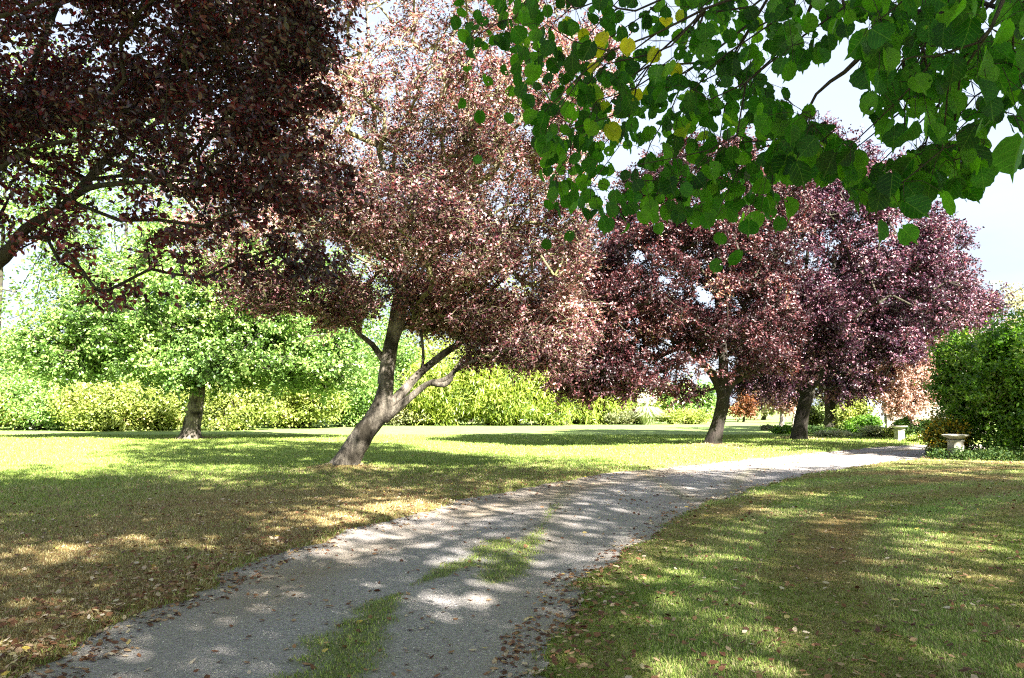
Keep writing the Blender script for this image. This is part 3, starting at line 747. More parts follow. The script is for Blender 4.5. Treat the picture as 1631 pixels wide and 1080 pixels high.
# --- the three plums further along the drive
b3 = gnd(1137, 712); D3 = b3[1]
T3 = [px_limb([(1136, 716), (1139, 695), (1146, 665), (1151, 640), (1150, 615)], D3, [.30, .26, .25, .26, .22]),
      px_limb([(1150, 628), (1140, 605), (1125, 585), (1100, 560), (1060, 535), (1010, 520)], [D3, D3, D3 - .2, D3 - .5, D3 - 1, D3 - 1.4], [.20, .17, .14, .11, .08, .04]),
      px_limb([(1150, 625), (1152, 590), (1150, 540), (1142, 470), (1130, 380)], [D3, D3, D3, D3 + .2, D3 + .4], [.24, .20, .17, .12, .06]),
      px_limb([(1152, 632), (1168, 605), (1190, 575), (1215, 530), (1240, 470), (1250, 400)], [D3, D3, D3, D3 + .2, D3 + .5, D3 + .8], [.22, .18, .15, .11, .08, .04]),
      px_limb([(1160, 615), (1185, 600), (1220, 585), (1260, 570)], [D3, D3 - .3, D3 - .8, D3 - 1.2], [.13, .10, .07, .04])]
B3 = [(at(1080, 440, D3), (4.6, 4.0, 3.0), 620), (at(960, 500, D3 - .5), (2.7, 2.6, 2.1), 330), (at(940, 580, D3 - 1), (1.5, 1.6, 1.1), 110), (at(1130, 330, D3), (4.0, 3.6, 2.8), 420), (at(1180, 520, D3), (2.6, 2.8, 1.5), 200), (at(1030, 575, D3 - 1), (1.6, 1.6, .6), 60),(at(920, 440, D3 - 1), (1.8, 2.0, 1.8), 140), (at(935, 600, D3 - 1), (1.5, 1.2, .8), 90), (at(1010, 610, D3 - 1.5), (1.2, 1.0, .5), 40), (at(1190, 575, D3 - 1.6), (1.9, 1.2, .6), 40), (at(1085, 615, D3), (1.0, 1.0, .5), 24)]
tree('plum_tree', 'purple-leaved tree with low sweeping crown, first of the group by the drive bend', b3, T3, B3, 'plum_red', 90, .30, .115, .068, 303, group=PLUMS, thr=.43, nscale=.9, bark='bark_shade', twigmat='bark_dark', twig_per=2, twig_len=.5, twig_r=.008, tip_r=.010, attach=.28, step=.6, ncl_scale=1.4)

b4 = gnd(1275, 702); D4 = b4[1]
T4 = [px_limb([(1273, 706), (1275, 680), (1280, 650), (1287, 625), (1292, 605)], D4, [.34, .29, .275, .28, .23]),
      px_limb([(1288, 622), (1302, 600), (1312, 575), (1316, 540), (1322, 490), (1330, 400)], [D4, D4 - .1, D4 - .3, D4 - .4, D4 - .5, D4 - .4], [.22, .20, .17, .14, .12, .07]),
      px_limb([(1283, 632), (1270, 612), (1258, 595), (1235, 560), (1215, 500)], [D4, D4, D4 - .3, D4 - .8, D4 - 1.2], [.18, .13, .11, .08, .05]),
      px_limb([(1290, 612), (1288, 560), (1280, 480), (1290, 370)], [D4, D4 + .2, D4 + .5, D4 + .6], [.18, .15, .11, .06])]
B4 = [(at(1310, 400, D4), (5.6, 4.8, 4.3), 900), (at(1330, 300, D4), (2.8, 3.0, 2.2), 240), (at(1305, 245, D4), (1.3, 1.5, 1.5), 60), (at(1430, 470, D4), (3.2, 3.4, 3.1), 330), (at(1250, 520, D4 - 1), (3.6, 3.0, 1.8), 280), (at(1480, 410, D4), (1.5, 2.2, 1.9), 90), (at(1370, 560, D4 - .5), (3.0, 2.4, .9), 110), (at(1225, 600, D4 - 1), (1.8, 1.6, .9), 90), (at(1270, 570, D4 - 2), (2.0, 1.4, .7), 36), (at(1360, 610, D4), (1.6, 1.6, .7), 60)]
tree('plum_tree', 'tallest round-crowned purple tree, second of the group by the drive bend', b4, T4, B4, 'plum_far', 90, .34, .130, .078, 404, group=PLUMS, thr=.42, nscale=.8, bark='bark_shade', twigmat='bark_dark', twig_per=2, twig_len=.6, twig_r=.010, tip_r=.012, attach=.3, step=.7, ncl_scale=1.4)

b5 = gnd(1322, 689); D5 = b5[1]
T5 = [px_limb([(1322, 690), (1323, 665), (1322, 645), (1320, 620)], D5, [.36, .32, .30, .25]),
      px_limb([(1321, 650), (1335, 632), (1352, 612), (1385, 585), (1430, 550)], [D5, D5, D5 - .2, D5 - .5, D5 - .8], [.20, .17, .14, .12, .06]),
      px_limb([(1320, 630), (1315, 600), (1320, 540), (1350, 450)], [D5, D5, D5, D5], [.22, .18, .14, .08])]
B5 = [(at(1400, 500, D5 - 1), (5.4, 3.4, 3.3), 420), (at(1500, 490, D5 - 2), (3.0, 2.4, 1.7), 220), (at(1545, 480, D5 - 2), (1.0, 1.4, .8), 50), (at(1340, 590, D5), (4, 3, 1.3), 150), (at(1450, 560, D5 - 2), (2.6, 2, 1.8), 180), (at(1400, 615, D5 - 1), (3.0, 2, .9), 110), (at(1470, 620, D5 - 1.5), (2.2, 1.6, .8), 60), (at(1250, 610, D5), (2.0, 2, 1.0), 60)]
tree('plum_tree', 'furthest purple tree of the group, its trunk rising from the flower bed', b5, T5, B5, 'plum_far', 80, .48, .145, .095, 505, group=PLUMS, thr=.40, nscale=.7, bark='bark_dark', twigmat='bark_dark', twig_per=1, twig_len=.6, twig_r=.012, tip_r=.014, attach=.3, step=.8, ncl_scale=1.3)

# pale sun-struck small plum in front of the bed wall
b6 = at(1455, 684, 36)[:2]
T6 = [([at(1455, 690, 36), at(1452, 670, 36), at(1456, 645, 36), at(1460, 620, 36)], [.10, .09, .08, .06])]
B6 = [(at(1460, 605, 36), (1.9, 1.6, 1.2), 170), (at(1430, 640, 36), (1.1, 1.1, .5), 50), (at(1500, 570, 36.5), (1.2, 1.2, .9), 90)]
tree('small_plum_tree', 'small tree with pale pink-brown leaves between the big purple trees and the green shrub', b6, T6, B6, 'plum_pale', 60, .26, .11, .075, 606, thr=.36, bark='bark_dark', twigmat='bark_dark', twig_per=1, tip_r=.008, cat='tree')

# --- green tree on the left lawn
b7 = gnd(305, 701); D7 = b7[1]
T7 = [px_limb([(304, 704), (306, 680), (310, 655), (314, 630), (316, 600), (315, 560)], D7, [.42, .37, .36, .33, .30, .24]),
      px_limb([(314, 615), (290, 585), (240, 540), (180, 490)], [D7, D7, D7 + .5, D7 + 1], [.20, .16, .12, .06]),
      px_limb([(315, 605), (350, 570), (400, 520), (460, 470)], [D7, D7, D7 + .5, D7 + 1], [.20, .16, .12, .06]),
      px_limb([(315, 570), (320, 520), (330, 460), (320, 400)], [D7, D7, D7, D7], [.22, .17, .12, .05])]
B7 = [(at(320, 490, D7 + .5), (6.2, 4.6, 2.6), 700), (at(190, 530, D7), (3.6, 3.0, 2.0), 240), (at(430, 545, D7), (4.2, 3.4, 2.1), 340), (at(520, 580, D7), (2.6, 2.4, 1.4), 140), (at(310, 585, D7 - 1.2), (3.4, 2.0, 1.0), 150), (at(110, 560, D7), (2.6, 2.4, 1.4), 130), (at(330, 400, D7 + .5), (3.6, 3, 1.6), 180)]
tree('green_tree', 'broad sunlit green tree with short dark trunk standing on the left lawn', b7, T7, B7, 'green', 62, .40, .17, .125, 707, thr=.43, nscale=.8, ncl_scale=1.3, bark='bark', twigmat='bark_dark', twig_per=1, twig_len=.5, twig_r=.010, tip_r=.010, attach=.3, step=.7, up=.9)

# --- trees beyond the left hedge
def simple_tree(name, label, px, d, wpx, top, bottom, mat, seed, dens=1.0, L=.26, bark='bark_dark', group=None, thr=.40, base_y=None, trunk_r=.2, per=34, sigk=.13):
    base = at(px, 645, d)[:2]
    rx = wpx / 2 / F * d; zt = at(px, top, d)[2]; zb = max(.4, at(px, bottom, d)[2]); rz = (zt - zb) / 2; zc = (zt + zb) / 2
    tp = [([np.array([base[0], base[1], -.1]), np.array([base[0] + .1, base[1], zb * .6 + .4]), np.array([base[0], base[1], zc]), np.array([base[0], base[1], zt - rz * .5])], [trunk_r, trunk_r * .85, trunk_r * .6, trunk_r * .25])]
    gg = np.random.default_rng(seed); bl = [((base[0], base[1], zc), (rx * .8, min(rx, 4) * .8, rz * .85), int(110 * dens))]
    for i in range(6):
        a = gg.uniform(0, 6.28); bl.append(((base[0] + math.cos(a) * rx * .55, base[1] + math.sin(a) * min(rx, 4) * .4, zc + gg.uniform(-.5, .6) * rz), (rx * .45, rx * .4, rz * .42), int(34 * dens)))
    return tree(name, label, base, tp, bl, mat, per, max(.3, rx * sigk), L, L * .72, seed, bark=bark, group=group, thr=thr, twigmat='bark_dark', twig_per=0, tip_r=.02, power=.4, step=1.2, nscale=.4, sides=8, up=.9)
simple_tree('hedgerow_tree', 'tall light green tree at the far left edge beyond the lawn hedge', -10, 62, 330, 30, 640, 'green', 811, 1.8, .30)
simple_tree('hedgerow_tree', 'dark green tree behind the left part of the broad green tree', 190, 64, 300, 110, 650, 'green', 812, 1.5, .30)
simple_tree('hedgerow_tree', 'tall green tree right behind the crown of the leaning purple tree', 480, 68, 330, 290, 650, 'green', 813, 1.5, .30)
simple_tree('hedgerow_tree', 'pale yellow-green tree standing over the bamboo clumps, seen through the leaning tree', 750, 74, 300, 440, 655, 'yellowgreen', 814, 1.3, .32)
simple_tree('hedgerow_tree', 'rounded mid green tree right of the bamboo behind the pampas grass', 1075, 78, 130, 612, 668, 'green', 815, 1.0, .28)
simple_tree('hedgerow_tree', 'yellow-green bushy tree just left above the white pampas plumes', 1000, 76, 130, 608, 668, 'yellowgreen', 816, 1.0, .28)
simple_tree('rust_tree', 'small rust-orange tree right of the dark trunk on the far lawn edge', 1183, 74, 62, 612, 672, 'rust', 817, .8, .22, trunk_r=.1)
simple_tree('pale_tree', 'small pale pinkish tree with whitish trunk at the far lawn edge', 1243, 56, 70, 590, 660, 'plum_pale', 818, .8, .20, bark='pale_bark', trunk_r=.16, thr=.45)
simple_tree('pale_tree', 'second whitish trunk with thin pale leaves beside the big purple tree trunk', 1263, 58, 50, 600, 655, 'olive', 819, .5, .20, bark='pale_bark', trunk_r=.13, thr=.45)
simple_tree('hazy_tree', 'pale beige distant tree at the right edge against the sky', 1625, 90, 100, 430, 640, 'beige', 820, 1.1, .26, bark='pale_bark', thr=.44)
simple_tree('hazy_tree', 'low pale blossom-coloured tree top just behind the green shrub', 1570, 60, 90, 498, 640, 'cream', 821, 1.0, .22, bark='pale_bark', thr=.44)
simple_tree('background_tree', 'grey-green tree glimpsed under the purple crowns left of the bed', 1215, 84, 80, 615, 672, 'olive', 822, 1.0, .26)
simple_tree('background_tree', 'dull green tree behind the stone wall', 1400, 66, 230, 570, 660, 'olive', 823, 1.2, .28)
simple_tree('background_tree', 'dark green tree far behind the right-hand shrub', 1560, 70, 200, 560, 680, 'dark', 824, 1.3, .30)

# --- shrubs
def shrub(name, label, px, base_y, d, wpx, top, mat, seed, L=.16, W=None, n=120, per=40, cat='shrub', depthk=.8, group=None, up=.8, bias=(0, 0, -.2), stems=True, shape='rhomb', sig=None, lobes=5, shoots=0, rough=1.0):
    base = at(px, base_y, d); x, y = base[0], base[1]
    rx = wpx / 2 / F * d; zt = at(px, top, d)[2]
    g = np.random.default_rng(seed); C = []
    C.append(ellipsoid_pts((x, y, zt * .45), (rx * .85, rx * depthk * .85, zt * .5), n, g, .35))
    for i in range(lobes):
        a = g.uniform(0, 6.28); k = g.uniform(.35, .6)
        C.append(ellipsoid_pts((x + math.cos(a) * rx * .6, y + math.sin(a) * rx * depthk * .5, zt * g.uniform(.35, .72)), (rx * k, rx * k * depthk, zt * .30), n // 4, g, .5))
    C = np.concatenate(C); ctr_ = np.array([x, y, zt * .4]); dv_ = C - ctr_
    C = ctr_ + dv_ * (1 - rough * .38 + rough * (vnoise(norm(dv_), 2.2, seed + 9, 2) - .15))[:, None]; C = C[(C[:, 2] > .05) & (C[:, 2] < zt * 1.12)]
    C = C[vnoise(C, 1.0 / max(rx * .35, .3), seed, 2) > .45]
    root = empty(name, (x, y, 0)); tag(root, label, cat, group)
    st = Tubes(); k = g.integers(0, len(C), min(40, len(C)))
    A = np.c_[x + g.normal(size=len(k)) * rx * .18, y + g.normal(size=len(k)) * rx * .1, np.full(len(k), -.05)]
    midp = (A + C[k]) / 2 + g.normal(size=A.shape) * rx * .08
    rs = max(.012, .012 * rx)
    st.frusta(A, midp, np.full(len(k), rs), np.full(len(k), rs * .7), 4); st.frusta(midp, C[k], np.full(len(k), rs * .7), np.full(len(k), rs * .3), 4)
    st.build('stems', M['bark_dark'], root)
    sg = sig if sig else max(.08, min(rx, zt) * .12)
    P = scatter_leaves(C, per, sg, seed + 1); P = P[P[:, 2] > .01]
    cl = vnoise(P, 1.2 / max(rx * .4, .3), seed + 70, 2)
    if shoots:
        dd = norm(g.normal(size=(shoots, 3)) + np.array([0, -.2, .45])); a0 = np.array([x, y, zt * .42]) + dd * np.array([rx, rx * depthk, zt * .5]) * .78
        for a_1, d_1 in zip(a0, dd):
            ln = g.uniform(.25, .85); tt = g.random((46, 1)); P = np.vstack([P, a_1 + (norm(d_1 + g.normal(size=3) * .3)) * tt * ln * 1.3 + g.normal(size=(46, 3)) * (.11 * (1.2 - tt))])
        P = P[P[:, 2] > .01]; cl = vnoise(P, 1.2 / max(rx * .4, .3), seed + 70, 2)
    rnd = np.clip(g.random(len(P)) * .75 + (cl - .5) * .9 + .12, 0, 1)
    leaves('foliage', P, L, W or L * .6, mat, root, bias=bias, up=up, seed=seed + 2, rnd=rnd, shape=shape)
    return root
HEDGE = 'bushes lining the far side of the left lawn'
hb = [(-60, 690, 50, 190, 605, 'yellowgreen', 'pale yellow-green bush at the very left end of the lawn hedge'),
      (55, 688, 51, 190, 600, 'green', 'bright green low bush second from the left in the lawn hedge'),
      (165, 689, 49, 150, 604, 'yellowgreen', 'yellow-green bush with brownish tips left of the short dark trunk'),
      (250, 688, 50, 130, 612, 'yellowgreen', 'pale bush directly left behind the short dark trunk'),
      (370, 687, 50, 150, 606, 'yellowgreen', 'yellow-green bush just right of the short dark trunk'),
      (470, 684, 54, 150, 590, 'yellowgreen', 'pale yellowish bush between the short trunk and the leaning trunk'),
      (560, 680, 58, 140, 580, 'green', 'mid green bush immediately left behind the leaning trunk'),
      (655, 677, 62, 90, 640, 'olive', 'low pale bush at the foot of the bamboo right of the leaning trunk')]
for i, (px, by, d, wp, tp_, mt_, lb) in enumerate(hb):
    shrub('bush', lb, px, by, d, wp, tp_, mt_, 900 + i, L=.19, W=.13, n=260, per=42, group=HEDGE)
# a second, taller rank closes the view under the green tree
for i, (px, d, wp, tp_, mt_, lb) in enumerate([(20, 58, 240, 520, 'green', 'tall light green bush behind the left end of the hedge'), (250, 58, 280, 530, 'green', 'tall green bush behind the short dark trunk'), (450, 59, 280, 520, 'green', 'tall green bush behind the gap between the two left trunks'), (590, 66, 180, 530, 'green', 'green bush seen through the fork of the leaning tree')]):
    shrub('tall_bush', lb, px, 680, d, wp, tp_, mt_, 930 + i, L=.24, W=.17, n=300, per=42, cat='shrub')
# bamboo clumps
for i, (px, d, wp, tp_, lb) in enumerate([(700, 62, 150, 572, 'leftmost tall bright yellow-green bamboo clump behind the lawn'), (790, 62, 160, 562, 'central and tallest yellow-green bamboo clump behind the lawn'), (880, 63, 150, 575, 'yellow-green bamboo clump right of the tallest one'), (950, 66, 110, 612, 'low rightmost bamboo clump beside the pale pampas tussock')]):
    shrub('bamboo', lb, px, 677, d, wp, tp_, 'bamboo', 950 + i, L=.42, W=.10, n=300, per=40, cat='bamboo', group='bamboo clumps behind the lawn', up=.2, bias=(0, -.3, -1.6), sig=.38)
shrub('ground_cover_shrub', 'low pale yellow shrub bank sloping down right of the pampas grass', 1085, 678, 66, 110, 650, 'yellowgreen', 970, L=.16, W=.10, n=240, per=36)
shrub('ground_cover_shrub', 'low pale straw-green shrub left of the pampas grass', 985, 679, 65, 100, 652, 'olive', 971, L=.16, W=.10, n=240, per=36)
shrub('bush', 'small green bush just left of the dark trunk of the low-crowned purple tree', 1118, 676, 72, 40, 650, 'green', 972, L=.2, n=120, per=36)
# pampas grass: tussock and plumes
pr = empty('pampas_grass', at(1030, 680, 64) * [1, 1, 0]); tag(pr, 'pampas grass tussock with upright white feathery plumes at the far lawn edge', 'pampas grass')
px0 = at(1030, 680, 64)
g = np.random.default_rng(77)
n_ = 1500; an = g.uniform(0, 6.28, n_); r0 = g.uniform(0, .5, n_); reach = g.uniform(.3, 1.5, n_); hh = g.uniform(.8, 1.5, n_)
A = np.c_[px0[0] + np.cos(an) * r0, px0[1] + np.sin(an) * r0, np.zeros(n_)]
Bm = A + np.c_[np.cos(an) * reach * .4, np.sin(an) * reach * .4, hh]; Ct = A + np.c_[np.cos(an) * reach, np.sin(an) * reach, hh * .7]
w_ = np.c_[-np.sin(an), np.cos(an), np.zeros(n_)] * .02
V = np.stack([A - w_, A + w_, Bm + w_, Bm - w_, Ct], 1).reshape(-1, 3); bs = (np.arange(n_) * 5)[:, None]
link(mesh_np('tussock', V, [np.array([[0, 1, 2, 3]]) + bs, np.array([[3, 2, 4]]) + bs], rnd=np.r_[(q := g.random(n_)), q]), 'tussock', M['cream'], pr)
for (dx, top, ln) in [(-.62, 2.5, .9), (-.35, 2.75, 1.0), (-.12, 2.6, .9), (.12, 2.9, 1.0), (.42, 2.45, .9), (.62, 2.7, .95), (.0, 2.3, .8)]:
    tb = Tubes(); x0, y0 = px0[0] + dx * .6, px0[1] + g.uniform(-.2, .2); tipx = px0[0] + dx
    tb.add([(x0, y0, 0), (x0 + (tipx - x0) * .5, y0, top * .5), (tipx, y0, top - ln)], [.015, .012, .01], 5)
    st_ = tb.build('stalk', M['cream'], pr)
    n2_ = 420; t_ = g.random(n2_); c = np.c_[tipx + t_ * .12, np.full(n2_, y0), top - ln + t_ * ln]; rad_ = .085 * np.sin(math.pi * np.clip(t_ * .9 + .08, 0, 1)) ** .7
    aa = g.uniform(0, 6.28, n2_); P = c + np.c_[np.cos(aa), np.sin(aa), np.zeros(n2_)] * (rad_ * g.random(n2_) ** .5)[:, None]
    leaves('plume', P, .16, .04, 'plume', pr, bias=(0, 0, 1.5), up=0, seed=int(top * 100))

# right-hand green shrub, near
sd_ = 24.5
shr = shrub('large_shrub', 'big rounded bright green shrub with dark shaded base at the right edge', 1650, 735, sd_, 250, 498, 'shrub', 980, L=.12, W=.075, n=900, per=60, depthk=.8, sig=.18, lobes=11, shoots=170, rough=1.7)
shr2 = shrub('large_shrub', 'low leafy side bush poking left from the big green shrub', 1545, 733, sd_ + 1.8, 90, 535, 'shrub', 981, L=.11, W=.07, n=170, per=50, depthk=.9, sig=.15, shoots=70, rough=1.6)
shrub('yellow_flower_bush', 'golden yellow-flowered bush behind the nearer stone bird bath', 1510, 722, 24.9, 60, 664, 'yellow', 982, L=.08, W=.06, n=130, per=34, cat='shrub', sig=.10)
# flower bed beyond the drive
bed = [(1262, 693, 44, 50, 678, 'shrub', .13, 'low clipped green hedge plant left of the tall purple tree trunk'),
       (1300, 692, 44, 46, 680, 'dark', .13, 'low dark green plant between the two purple tree trunks'),
       (1332, 693, 44, 50, 684, 'dark', .13, 'low dark plant at the foot of the furthest purple tree'),
       (1290, 690, 52, 50, 640, 'yellowgreen', .17, 'tall yellow-green plants seen between the two trunks'),
       (1372, 690, 44, 90, 634, 'yellowgreen', .17, 'tall yellowish shrub in the middle of the flower bed'),
       (1372, 692, 42, 66, 664, 'shrub', .13, 'rounded green mound in front of the yellowish shrub'),
       (1330, 698, 40, 70, 688, 'cream', .10, 'very low pale green edging plants along the bed'),
       (1392, 699, 39, 58, 678, 'cream', .11, 'pale cream-leaved plants left of the further stone bird bath'),
       (1422, 698, 38, 34, 682, 'yellowgreen', .11, 'small yellow-green plant touching the further stone bird bath'),
       (1448, 699, 38, 46, 662, 'shrub', .13, 'bright green upright plant right behind the further stone bird bath'),
       (1483, 702, 36, 66, 668, 'dark', .13, 'dark green bush between the two stone bird baths'),
       (1465, 706, 34, 50, 694, 'yellowgreen', .09, 'low yellow-green tufts right of the further bird bath'),
       (1230, 692, 50, 30, 680, 'olive', .13, 'small grey-green plant at the left end of the bed')]
for i, (px, by, d, wp, tp_, mt_, L_, lb) in enumerate(bed):
    shrub('border_plant', lb, px, by, d, wp, tp_, mt_, 1000 + i, L=L_, W=L_ * .62, n=110, per=34, cat='plant', depthk=.8, lobes=4)
# low dark ground plants at the foot of the shrub and near pedestal
g = np.random.default_rng(8)
P = []
for i in range(260):
    px = g.uniform(1478, 1760); d = np.interp(px, [1478, 1540, 1760], [23.6, 22.9, 22.5]) + g.uniform(-.2, 1.2)
    c = at(px, 700, d); P.append((c[0], c[1], g.uniform(.02, .28)))
P = scatter_leaves(np.array(P), 34, .10, 5); P = P[P[:, 2] > .01]
gc = leaves('ground_plants', P, .07, .05, 'dark', None, seed=66, bias=(0, 0, .6)); tag(gc, 'low dark ivy-like ground plants and dead leaves round the base of the big shrub', 'ground cover', kind='stuff')

# ================================================================== stone wall, gate, lamp mast, bird baths
def box(bm_V, bm_F, cx, cy, cz, sx_, sy_, sz_, rot=0, jit=0, g=None):
    o = np.array([[-1, -1, -1], [1, -1, -1], [1, 1, -1], [-1, 1, -1], [-1, -1, 1], [1, -1, 1], [1, 1, 1], [-1, 1, 1]]) * .5 * [sx_, sy_, sz_]
    if jit: o = o + g.normal(size=o.shape) * jit
    c_, s_2 = math.cos(rot), math.sin(rot); o = np.c_[o[:, 0] * c_ - o[:, 1] * s_2, o[:, 0] * s_2 + o[:, 1] * c_, o[:, 2]] + [cx, cy, cz]
    k = len(bm_V) * 8; bm_V.append(o)
    bm_F.append(np.array([[0, 3, 2, 1], [4, 5, 6, 7], [0, 1, 5, 4], [1, 2, 6, 5], [2, 3, 7, 6], [3, 0, 4, 7]]) + k)
m, n, b = new_mat('weathered_stone'); M['stone'] = m
tcx = n.nodes.new("ShaderNodeTexCoord"); q = n.nodes.new("ShaderNodeTexNoise"); q.inputs['Scale'].default_value = 6; q.inputs['Detail'].default_value = 8; q.inputs['Roughness'].default_value = .7
n.links.new(tcx.outputs['Object'], q.inputs['Vector']); r_ = ramp(n, [(.3, (.11, .10, .075)), (.52, (.27, .255, .21)), (.75, (.42, .40, .35))]); n.links.new(q.outputs['Fac'], r_.inputs[0]); n.links.new(r_.outputs[0], b.inputs['Base Color']); b.inputs['Roughness'].default_value = .9
bp = n.nodes.new("ShaderNodeBump"); bp.inputs['Strength'].default_value = .5; bp.inputs['Distance'].default_value = .02; n.links.new(q.outputs['Fac'], bp.inputs['Height']); n.links.new(bp.outputs[0], b.inputs['Normal'])
m, n, b = new_mat('rubble_wall'); M['rubble'] = m
at_ = n.nodes.new("ShaderNodeAttribute"); at_.attribute_name = "rnd"; r_ = ramp(n, [(0, (.14, .115, .09)), (.5, (.22, .19, .155)), (1, (.30, .27, .23))]); n.links.new(at_.outputs['Fac'], r_.inputs[0]); n.links.new(r_.outputs[0], b.inputs['Base Color']); b.inputs['Roughness'].default_value = .9
wr = empty('stone_wall', at(1450, 645, 43) * [1, 1, 0]); tag(wr, 'low weathered stone garden wall behind the flower bed plants', 'wall')
g = np.random.default_rng(3); VV, FF = [], []
xa, xb = at(1409, 645, 43)[0], at(1560, 645, 43)[0]; z = .0
while z < 1.55:
    hh_ = g.uniform(.14, .2); x = xa
    while x < xb:
        ww = g.uniform(.22, .5); box(VV, FF, x + ww / 2, 43 + g.normal() * .012, z + hh_ / 2, ww - .015, .4, hh_ - .015, 0, .006, g); x += ww
    z += hh_
me = mesh_np('stonework', np.concatenate(VV), np.concatenate(FF), rnd=np.repeat(g.random(len(VV)), 6)); link(me, 'stonework', M['rubble'], wr)
VV2, FF2 = [], []; box(VV2, FF2, (xa + xb) / 2, 43, z / 2 - .03, xb - xa - .06, .33, z - .05)
link(mesh_np('mortar_core', np.concatenate(VV2), np.concatenate(FF2)), 'mortar_core', M['stone'], wr)
VV3, FF3 = [], []; x = xa
while x < xb:
    ww = g.uniform(.45, .65); box(VV3, FF3, x + ww / 2, 43, z + .045, ww - .01, .52, .085, 0, .004, g); x += ww
link(mesh_np('coping', np.concatenate(VV3), np.concatenate(FF3), rnd=np.repeat(g.random(len(VV3)) * .4 + .6, 6)), 'coping', M['rubble'], wr)
# pale gate in the gap
m, n, b = new_mat('pale_paint'); b.inputs['Base Color'].default_value = (.30, .33, .42, 1); b.inputs['Roughness'].default_value = .6; M['paint'] = m
gc_ = at(1395, 645, 43); gt = empty('garden_gate', gc_ * [1, 1, 0]); tag(gt, 'pale bluish white narrow garden gate beside the stone wall', 'gate')
VV, FF = [], []
for i in range(5): box(VV, FF, gc_[0] - .26 + i * .13, 43, .98, .115, .03, 1.7)
link(mesh_np('boards', np.concatenate(VV), np.concatenate(FF)), 'boards', M['paint'], gt)
for zz in (.4, 1.55):
    VV, FF = [], []; box(VV, FF, gc_[0], 42.965, zz, .62, .035, .11)
    link(mesh_np('rail', np.concatenate(VV), np.concatenate(FF)), 'rail', M['paint'], gt)
for sx_ in (-.40, .40):
    VV, FF = [], []; box(VV, FF, gc_[0] + sx_, 43, 1.0, .11, .11, 2.0); box(VV, FF, gc_[0] + sx_, 43, 2.035, .15, .15, .05)
    link(mesh_np('post', np.concatenate(VV), np.concatenate(FF)), 'post', M['paint'], gt)

def lathe(prof, c, sides=28, name='bowl', mat=None, parent=None, jit=.0):
    prof = np.array(prof); K = len(prof); an = np.linspace(0, 2 * math.pi, sides, endpoint=False)
    V = np.stack([prof[:, 0][:, None] * np.cos(an) + c[0], prof[:, 0][:, None] * np.sin(an) + c[1], np.repeat(prof[:, 1][:, None], sides, 1) + c[2]], -1).reshape(-1, 3)
    V += (vnoise(V, 14, 5, 2)[:, None] - .5) * jit
    i = np.arange(K - 1)[:, None] * sides; j = np.arange(sides)[None]
    q = np.stack([i + j, i + (j + 1) % sides, i + sides + (j + 1) % sides, i + sides + j], -1).reshape(-1, 4)
    return link(mesh_np(name, V, q, smooth=False), name, mat, parent)
def bird_bath(px, by, top, label):
    gp = gnd(px, by); d = gp[1]; H = at(px, top, d)[2]; root = empty('bird_bath', (gp[0], gp[1], 0)); tag(root, label, 'bird bath', 'stone bird baths flanking the drive')
    def sq(w1, w2, z0, z1): return [(w1, z0), (w2, z1)]
    def prism(name, prof, rot=.12):
        K = len(prof); V = []
        for (w_2, z_) in prof:
            for (a, b_) in ((-1, -1), (1, -1), (1, 1), (-1, 1)):
                x, y = a * w_2, b_ * w_2; V.append((gp[0] + x * math.cos(rot) - y * math.sin(rot), gp[1] + x * math.sin(rot) + y * math.cos(rot), z_))
        Fq = []
        for i in range(K - 1):
            for j in range(4): Fq.append((i * 4 + j, i * 4 + (j + 1) % 4, i * 4 + 4 + (j + 1) % 4, i * 4 + 4 + j))
        Fq.append((3, 2, 1, 0)); Fq.append(tuple((K - 1) * 4 + j for j in range(4)))
        me = mesh_np(name, np.array(V), np.array(Fq)); o = link(me, name, M['stone'], root)
        bv = o.modifiers.new('bevel', 'BEVEL'); bv.width = .008; bv.segments = 2; return o
    prism('plinth', [(.21, -.05), (.21, .07), (.19, .09), (.175, .12)])
    prism('shaft', [(.165, .115), (.155, .30), (.150, H - .22)])
    prism('neck', [(.135, H - .225), (.17, H - .20), (.18, H - .165), (.15, H - .15)])
    lathe([(.10, H - .155), (.17, H - .13), (.26, H - .085), (.34, H - .045), (.355, H - .035), (.355, H - .005), (.335, H), (.31, H - .01), (.24, H - .045), (.12, H - .065), (.001, H - .07)], (gp[0], gp[1], 0), 32, 'bowl', M['stone'], root, .012)
    return root
bird_bath(1523, 733, 692, 'nearer stone bird bath on square pillar beside the green shrub at the drive end')
bird_bath(1433, 703, 678, 'further stone bird bath, sunlit, across the drive in front of the flower bed')

m, n, b = new_mat('galvanised'); b.inputs['Base Color'].default_value = (.25, .26, .28, 1); b.inputs['Metallic'].default_value = .6; b.inputs['Roughness'].default_value = .5; M['steel'] = m
D = 95; lp = at(1592, 645, D); lr = empty('floodlight_mast', (lp[0], lp[1], 0)); tag(lr, 'thin grey floodlight mast rising far off beyond the right-hand shrub', 'floodlight')
zt = at(1592, 452, D)[2]; tb = Tubes(); tb.add([(lp[0], D, 0), (lp[0], D, zt * .5), (lp[0], D, zt)], [.14, .11, .08], 8); tb.build('pole', M['steel'], lr)
VV, FF = [], []; box(VV, FF, lp[0], D, zt + .03, 1.1, .12, .1); link(mesh_np('crossbar', np.concatenate(VV), np.concatenate(FF)), 'crossbar', M['steel'], lr)
for sx_ in (-.36, 0, .36):
    VV, FF = [], []; box(VV, FF, lp[0] + sx_, D - .1, zt + .24, .30, .2, .26, 0, .01, g); link(mesh_np('lamp_head', np.concatenate(VV), np.concatenate(FF)), 'lamp_head', M['steel'], lr)

